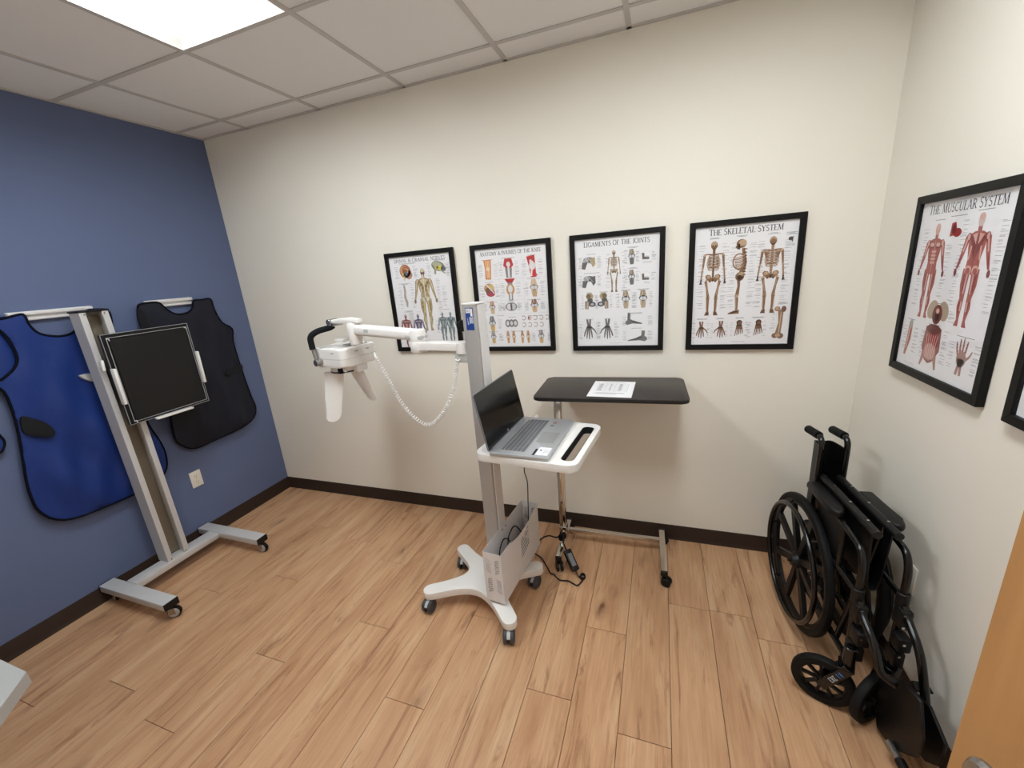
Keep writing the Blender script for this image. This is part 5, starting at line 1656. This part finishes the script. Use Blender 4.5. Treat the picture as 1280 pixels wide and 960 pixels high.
pp = thing('paper_sheet', 'white printed sheet lying on the dark table top', 'paper', (2.802, -0.270, 1.0470), R(-1.2))
bb = B(); box(bb, (0, 0, 0.0004), (0.216, 0.275, 0.0008)); finish('sheet', bb, 'paper', pp, 0)
bb = B()
def hb(x, y, w, h):
    box(bb, (x, y, 0.00092), (w, h, 0.00012))
for k in range(9):
    hb(-0.062, 0.085 - 0.014 * k, 0.013 + 0.006 * (k % 3), 0.005); hb(-0.010, 0.085 - 0.014 * k, 0.006 + 0.003 * (k % 2), 0.005); hb(0.040, 0.085 - 0.014 * k, 0.015 + 0.004 * (k % 2), 0.005)
for k in range(11):
    hb(0.0, 0.093 - 0.014 * k, 0.155, 0.0008)
for x in (-0.077, -0.035, 0.012, 0.077):
    hb(x, 0.025, 0.0008, 0.140)
hb(0.0, -0.070, 0.14, 0.003); hb(-0.01, -0.080, 0.15, 0.003); hb(-0.02, -0.090, 0.10, 0.003); hb(0.0, 0.112, 0.12, 0.003)
finish('printed_table', bb, 'ink_grey', pp, 0)

ad = thing('power_adapter', 'black power adapter and lead hanging at the chrome table leg', 'adapter', (2.56, -0.40, 0.0))
A0, A1 = Vector((2.548, -0.388, 0.105)), Vector((2.612, -0.455, 0.030))
dv = (A1 - A0); q = dv.to_track_quat('X', 'Z').to_matrix().to_4x4()
bb = B(); box(bb, (A0 + A1) / 2, (dv.length, 0.044, 0.028), 0.005, 2, q); fw('adapter_brick', bb, 'black_plastic', ad)
bb = B(); box(bb, (A0 + A1) / 2 + Vector((0, 0, 0)) + (q @ Vector((0, 0, 0.0142))), (dv.length * 0.6, 0.026, 0.0006), 0, 1, q); fw('adapter_label', bb, 'grey_plastic', ad, 0)
bb = B()
tube(bb, smooth_path([A1, A1 + dv.normalized() * 0.03, (2.645, -0.478, 0.012), (2.655, -0.474, 0.006), (2.654, -0.495, 0.006), (2.648, -0.513, 0.006), (2.634, -0.536, 0.006), (2.609, -0.528, 0.006), (2.579, -0.515, 0.006), (2.533, -0.520, 0.006), (2.492, -0.487, 0.006), (2.472, -0.483, 0.006), (2.448, -0.450, 0.006), (2.415, -0.405, 0.006), (2.385, -0.370, 0.006), (2.34, -0.345, 0.006), (2.29, -0.34, 0.006)], 6), 0.0038, 8)
fw('output_lead', bb, 'black_plastic', ad)
bb = B()
tube(bb, smooth_path([A0, A0 - dv.normalized() * 0.04, (2.520, -0.338, 0.165), (2.500, -0.318, 0.150), (2.465, -0.290, 0.105), (2.414, -0.279, 0.10), (2.376, -0.310, 0.095), (2.340, -0.340, 0.06), (2.30, -0.36, 0.02)], 6), 0.0045, 8)
fw('input_lead', bb, 'black_plastic', ad)
bb = B()
for k in range(5):
    tube(bb, smooth_path([(2.505 + 0.01 * math.cos(a) + 0.004 * k, -0.345 + 0.006 * k, 0.150 + 0.022 * math.sin(a)) for a in [R(60 * j + 15 * k) for j in range(6)]], 4, True), 0.0034, 6, closed=True)
fw('bundled_lead', bb, 'black_plastic', ad)
bb = B()
for k in range(3):
    tube(bb, smooth_path([(2.652 + 0.013 * math.cos(a), -0.470 + 0.018 * math.sin(a), 0.008 + 0.005 * k) for a in [R(60 * j + 20 * k) for j in range(6)]], 4, True), 0.0036, 6, closed=True)
fw('lead_coil', bb, 'black_plastic', ad)

# ------------------------------------------------------------------ light desk whose corner enters at the lower left
dk = thing('desk', 'corner of a light grey desk top at the lower left edge of the picture', 'desk', (0.8, -2.4, 0))
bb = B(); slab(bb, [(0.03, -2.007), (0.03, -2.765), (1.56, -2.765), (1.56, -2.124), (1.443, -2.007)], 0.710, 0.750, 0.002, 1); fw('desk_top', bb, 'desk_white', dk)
for xx, yy in ((0.09, -2.10), (0.09, -2.70), (1.44, -2.70), (1.30, -2.16)):
    bb = B(); box(bb, (xx, yy, 0.355), (0.04, 0.04, 0.71), 0.003, 1); fw('leg', bb, 'light_grey', dk)


# ------------------------------------------------------------------ folded wheelchair against the right wall
WC = thing('wheelchair', 'folded black wheelchair standing against the right wall', 'wheelchair', (3.737, -0.45, 0), 0.09)
TRr = 0.0115


def wc(name, bb, m, parent=None, smooth=40):
    return finish(name, bb, m, parent or WC, smooth)


def big_wheel(s):
    x = s * 0.087; r = 0.305
    bb = B()
    prof = [(0.305, -0.004), (0.303, -0.011), (0.294, -0.016), (0.282, -0.014), (0.276, -0.010), (0.276, 0.010), (0.282, 0.014), (0.294, 0.016), (0.303, 0.011), (0.305, 0.004)]
    lathe(bb, prof, (x, 0, r), (1, 0, 0), 56, True)
    whl = wc('drive_wheel', bb, 'rubber')
    bb = B(); lathe(bb, [(0.277, -0.012), (0.262, -0.010), (0.256, -0.006), (0.256, 0.006), (0.262, 0.010), (0.277, 0.012)], (x, 0, r), (1, 0, 0), 56, True); wc('rim', bb, 'black_plastic', whl)
    bb = B()
    for k in range(8):
        a = 2 * PI * k / 8 + 0.30
        d = Vector((0, math.cos(a), math.sin(a))); n = Vector((0, -math.sin(a), math.cos(a)))
        p0 = Vector((x, 0, r)) + d * 0.03; p1 = Vector((x, 0, r)) + d * 0.262
        q = []
        for p, w, t in ((p0, 0.013, 0.011), (p1, 0.019, 0.008)):
            q.append([bb.verts.new(p + n * (w * sy) + Vector((t * sx, 0, 0))) for sx, sy in ((-1, -1), (1, -1), (1, 1), (-1, 1))])
        for j in range(4):
            bb.faces.new((q[0][j], q[0][(j + 1) % 4], q[1][(j + 1) % 4], q[1][j]))
        bb.faces.new(q[0][::-1]); bb.faces.new(q[1])
    wc('spokes', bb, 'black_plastic', whl)
    bb = B(); lathe(bb, [(0, -0.034), (0.024, -0.034), (0.030, -0.026), (0.036, -0.012), (0.036, 0.012), (0.030, 0.026), (0.024, 0.034), (0, 0.034)], (x, 0, r), (1, 0, 0), 24); cyl(bb, (x + s * 0.034, 0, r), (x + s * 0.046, 0, r), 0.009, seg=10); wc('hub', bb, 'black_plastic', whl)
    bb = B()
    tube(bb, [(x + s * 0.040, 0.2545 * math.cos(2 * PI * k / 64), r + 0.2545 * math.sin(2 * PI * k / 64)) for k in range(64)], 0.0105, 10, closed=True)
    for k in range(6):
        a = 2 * PI * k / 6 + 0.1
        tube(bb, [(x + s * 0.040, 0.252 * math.cos(a), r + 0.252 * math.sin(a)), (x + s * 0.008, 0.264 * math.cos(a), r + 0.264 * math.sin(a))], 0.005, 6)
    wc('hand_rim', bb, 'black_tube', whl)
    return whl


for s in (-1, 1):
    big_wheel(s)
    X = s * 0.047
    # back cane with push handle
    cane = fillet([(X, 0.030, 0.17), (X, 0.030, 0.900), (X, 0.150, 0.885)], 0.045, 6)
    bb = B(); tube(bb, cane, TRr, 12); wc('back_cane', bb, 'black_tube')
    bb = B()
    gl = [(0.0145, 0.0), (0.0175, 0.004)]
    for k in range(7):
        gl += [(0.0175, 0.012 + 0.012 * k), (0.0160, 0.015 + 0.012 * k), (0.0160, 0.018 + 0.012 * k), (0.0175, 0.021 + 0.012 * k)]
    gl += [(0.0175, 0.104), (0.013, 0.110), (0, 0.110)]
    lathe(bb, gl, (X, 0.062, 0.896), (0, 0.99, -0.12), 16); wc('push_grip', bb, 'rubber')
    # armrest pad, post and curved front tube
    XA = s * 0.074
    pad = []
    yf, yr, pz = (-0.195, -0.002, 0.714) if s < 0 else (-0.270, -0.080, 0.722)
    for k in range(9):
        a = R(180 + 180 * k / 8); pad.append((0.027 * math.cos(a), yf + 0.045 * math.sin(a)))
    pad += [(0.027, yr - 0.01), (0.020, yr), (-0.020, yr), (-0.027, yr - 0.01)]
    bb = B(); slab(bb, [(XA + p[0], p[1]) for p in pad], pz - 0.030, pz, 0.010, 3); wc('armrest_pad', bb, 'black_vinyl')
    XF = s * 0.066
    bb = B(); tube(bb, fillet([(XF, 0.03, 0.675), (XF, -0.245, 0.675), (XF, -0.375, 0.660), (XF, -0.400, 0.60), (XF, -0.400, 0.17)], 0.05, 6), TRr, 12); wc('side_tube', bb, 'black_tube')
    for yy in (-0.26, -0.05):
        bb = B(); tube(bb, [(XF, yy, 0.68), (XF, yy, 0.48)], TRr * 0.9, 10); wc('arm_post', bb, 'black_tube')
    for zz in (0.49, 0.20):
        bb = B(); tube(bb, [(XF, 0.03, zz), (XF, -0.40, zz)], TRr, 10); wc('side_rail', bb, 'black_tube')
    bb = B(); box(bb, (XF, -0.15, 0.595), (0.004, 0.19, 0.17), 0.0015, 1); wc('side_guard', bb, 'black_plastic')
    for zz in (0.515, 0.225):
        bb = B(); cyl(bb, (XF, -0.400, zz), (XF, -0.400, zz - 0.06), 0.019, seg=16, bev=0.003); wc('socket', bb, 'black_plastic')
    bb = B(); tube(bb, [(s * 0.070, -0.11, 0.30), (s * 0.100, -0.13, 0.345), (s * 0.100, -0.20, 0.40)], 0.006, 8); box(bb, (s * 0.079, -0.17, 0.315), (0.014, 0.07, 0.03), 0.003, 1); wc('brake_lever', bb, 'black_plastic')
    bb = B(); cyl(bb, (s * 0.074, 0.0, 0.305), (s * 0.035, 0.0, 0.305), 0.012, seg=12); box(bb, (XF, 0.015, 0.30), (0.012, 0.05, 0.14), 0.002, 1); wc('axle_plate', bb, 'black_plastic')
    # folded seat rails and upholstery
    XS = s * 0.030
    bb = B(); tube(bb, [(XS, 0.02, 0.722), (XS, -0.385, 0.722)], 0.0145, 12); wc('seat_rail', bb, 'black_plastic')
    for yy in (-0.08, -0.20, -0.32):
        bb = B(); cyl(bb, (XS, yy, 0.7355), (XS, yy, 0.7385), 0.005, seg=8); wc('rivet', bb, 'steel')
    # leg-rest hanger
    hang = fillet([(XF, -0.415, 0.47), (XF, -0.440, 0.44), (s * 0.062, -0.520, 0.395)] + ([(-0.054, -0.556, 0.315), (-0.014, -0.568, 0.292)] if s < 0 else [(0.072, -0.548, 0.300), (0.086, -0.565, 0.19), (0.086, -0.59, 0.08)]), 0.05, 6)
    bb = B(); tube(bb, hang, 0.0125, 12); wc('leg_hanger', bb, 'black_tube')
    for c_, s_ in (((s * 0.064, -0.418, 0.43), (0.034, 0.050, 0.075)), ((s * 0.060, -0.440, 0.345), (0.040, 0.050, 0.055)), ((s * 0.060, -0.425, 0.27), (0.034, 0.056, 0.06))):
        bb = B(); box(bb, c_, s_, 0.006, 2); wc('hanger_bracket', bb, 'black_plastic')
    for zz, yy in ((0.452, -0.440), (0.352, -0.462), (0.290, -0.452), (0.405, -0.442)):
        bb = B(); cyl(bb, (s * 0.062 - 0.006, yy, zz), (s * 0.062 - 0.006, yy - 0.004, zz), 0.005, seg=8); wc('bolt', bb, 'chrome')
    # front caster, swivelled aside
    sx_, sy_ = (-0.083, -0.447) if s < 0 else (0.063, -0.415)
    hx_, hy_ = (-0.138, -0.418) if s < 0 else (-0.004, -0.462)
    td = Vector((hx_ - sx_, hy_ - sy_, 0)); yaw = math.atan2(td.y, td.x); tl = td.length
    M = Matrix.Translation((sx_, sy_, 0)) @ Matrix.Rotation(yaw, 4, 'Z')
    bb = B(); cyl(bb, (0, 0, 0.215), (0, 0, 0.30), 0.019, seg=16, bev=0.003); cyl(bb, (0, 0, 0.295), (0, 0, 0.306), 0.010, seg=10)
    for q in (-1, 1):
        box(bb, (tl / 2, q * 0.026, 0.155), (math.hypot(tl, 0.11) + 0.02, 0.005, 0.034), 0.001, 1, Matrix.Rotation(math.atan2(0.112, tl), 4, 'Y'))
    box(bb, (0.004, 0, 0.212), (0.05, 0.057, 0.006), 0.001, 1)
    bmesh.ops.transform(bb, verts=bb.verts, matrix=M); fk = wc('caster_fork', bb, 'black_gloss')
    bb = B(); r = 0.1
    lathe(bb, [(0.100, -0.008), (0.097, -0.014), (0.088, -0.017), (0.072, -0.015), (0.072, 0.015), (0.088, 0.017), (0.097, 0.014), (0.100, 0.008)], (tl, 0, r), (0, 1, 0), 36, True)
    bmesh.ops.transform(bb, verts=bb.verts, matrix=M); wc('caster_tyre', bb, 'rubber', fk)
    bb = B(); lathe(bb, [(0.073, -0.010), (0.066, -0.010), (0.066, 0.010), (0.073, 0.010)], (tl, 0, r), (0, 1, 0), 36, True); cyl(bb, (tl, -0.022, r), (tl, 0.022, r), 0.018, seg=16)
    for k in range(9):
        a = 2 * PI * k / 9
        box(bb, (tl + 0.042 * math.cos(a), 0, r + 0.042 * math.sin(a)), (0.056, 0.012, 0.009), 0, 1, Matrix.Rotation(-a, 4, 'Y'))
    bmesh.ops.transform(bb, verts=bb.verts, matrix=M); wc('caster_spokes', bb, 'black_plastic', fk)
    if s < 0:
        # maker's lettering on the fork arm: blue and grey marks
        MM = M @ Matrix.Translation((tl / 2, 0.0288, 0.155)) @ Matrix.Rotation(math.atan2(0.112, tl), 4, 'Y')
        for nm, mm, ch in (('fork_lettering', 'label_sky', [(-0.030, 'V'), (-0.019, 'I')]), ('fork_lettering', 'light_grey', [(0.0, 'E'), (0.010, 'R'), (0.020, 'E')])):
            bb = B()
            for ox, c in ch:
                for kind, pts_ in GLY[c][1]:
                    for a, e in zip(pts_[:-1], pts_[1:]):
                        pa = Vector((ox - a[0] * 0.012, 0, (a[1] - 0.5) * 0.018)); pe = Vector((ox - e[0] * 0.012, 0, (e[1] - 0.5) * 0.018))
                        tube(bb, [pa, pe], 0.0011, 4)
            bmesh.ops.transform(bb, verts=bb.verts, matrix=MM); wc(nm, bb, mm, fk)

# seat fabric hanging in a fold between the rails
bb = B()
n = 14
prof = [(-0.030 + 0.060 * k / n, 0.706 - 0.235 * (1 - (2 * k / n - 1) ** 4)) for k in range(n + 1)]
A_ = [bb.verts.new((p[0], 0.005, p[1])) for p in prof]; C_ = [bb.verts.new((p[0] * 1.05, -0.355, p[1])) for p in prof]
A2 = [bb.verts.new((p[0] * 0.85, 0.005, p[1] + 0.006)) for p in prof]; C2 = [bb.verts.new((p[0] * 0.88, -0.355, p[1] + 0.006)) for p in prof]
for k in range(n):
    bb.faces.new((A_[k], A_[k + 1], C_[k + 1], C_[k])); bb.faces.new((A2[k + 1], A2[k], C2[k], C2[k + 1]))
    bb.faces.new((C_[k], C_[k + 1], C2[k + 1], C2[k])); bb.faces.new((A_[k + 1], A_[k], A2[k], A2[k + 1]))
wc('seat_fabric', bb, 'black_vinyl')
# back fabric folded rearwards between the canes
bb = B()
n = 24
pl = [(-0.047 + 0.094 * k / n, 0.018 + 0.125 * (1 - abs(2 * k / n - 1) ** 7)) for k in range(n + 1)]
lo = [bb.verts.new((p[0], p[1], 0.52)) for p in pl]; hi = [bb.verts.new((p[0], p[1], 0.850 - 0.012 * (1 - (2 * i / n - 1) ** 2))) for i, p in enumerate(pl)]
lo2 = [bb.verts.new((p[0] * 0.9, p[1] - 0.006, 0.52)) for p in pl]; hi2 = [bb.verts.new((p[0] * 0.9, p[1] - 0.006, 0.850 - 0.012 * (1 - (2 * i / n - 1) ** 2))) for i, p in enumerate(pl)]
for k in range(n):
    bb.faces.new((lo[k], lo[k + 1], hi[k + 1], hi[k])); bb.faces.new((lo2[k + 1], lo2[k], hi2[k], hi2[k + 1])); bb.faces.new((hi[k], hi[k + 1], hi2[k + 1], hi2[k])); bb.faces.new((lo[k + 1], lo[k], lo2[k], lo2[k + 1]))
wc('back_fabric', bb, 'black_vinyl')
# scissor braces under the seat
for yy in (-0.07, -0.30):
    for s in (-1, 1):
        bb = B(); tube(bb, [(s * 0.058, yy + 0.008 * s, 0.20), (-s * 0.026, yy + 0.008 * s, 0.715)], 0.0105, 10); wc('cross_brace', bb, 'black_tube')
    bb = B(); cyl(bb, (0.016, yy - 0.022, 0.455), (0.016, yy + 0.022, 0.455), 0.008, seg=10); wc('brace_bolt', bb, 'chrome')
# foot plates flipped up, with black heel tubes
def foot_plate(pts, x, lean, th=0.010):
    bb = B()
    sheet(bb, pts, lambda u, v: (x - lean * (v - 0.18), u, v), lambda u, v: (x - lean * (v - 0.18) + th, u, v), step=0.05); bevel_sharp(bb, 0.003, 1, 60)
    return wc('foot_plate', bb, 'black_plastic')
fp1 = foot_plate([(-0.449, 0.174), (-0.511, 0.258), (-0.571, 0.315), (-0.649, 0.333), (-0.689, 0.229), (-0.684, 0.144), (-0.587, 0.034), (-0.507, 0.022)], 0.0, 0.0)
foot_plate([(-0.480, 0.215), (-0.600, 0.262), (-0.683, 0.218), (-0.680, 0.122), (-0.638, 0.075), (-0.54, 0.05), (-0.48, 0.10)], 0.060, 0.0)
bb = B(); cyl(bb, (-0.011, -0.590, 0.068), (-0.011, -0.648, 0.070), 0.011, seg=14); wc('plate_tube', bb, 'steel')
bb = B(); cyl(bb, (-0.011, -0.644, 0.070), (-0.011, -0.678, 0.070), 0.0145, seg=14, bev=0.003); wc('tube_cap', bb, 'black_plastic')
bb = B(); box(bb, (0.090, -0.522, 0.247), (0.046, 0.034, 0.008), 0.002, 1, Matrix.Rotation(0.15, 4, 'X')); wc('heel_stop', bb, 'black_plastic')
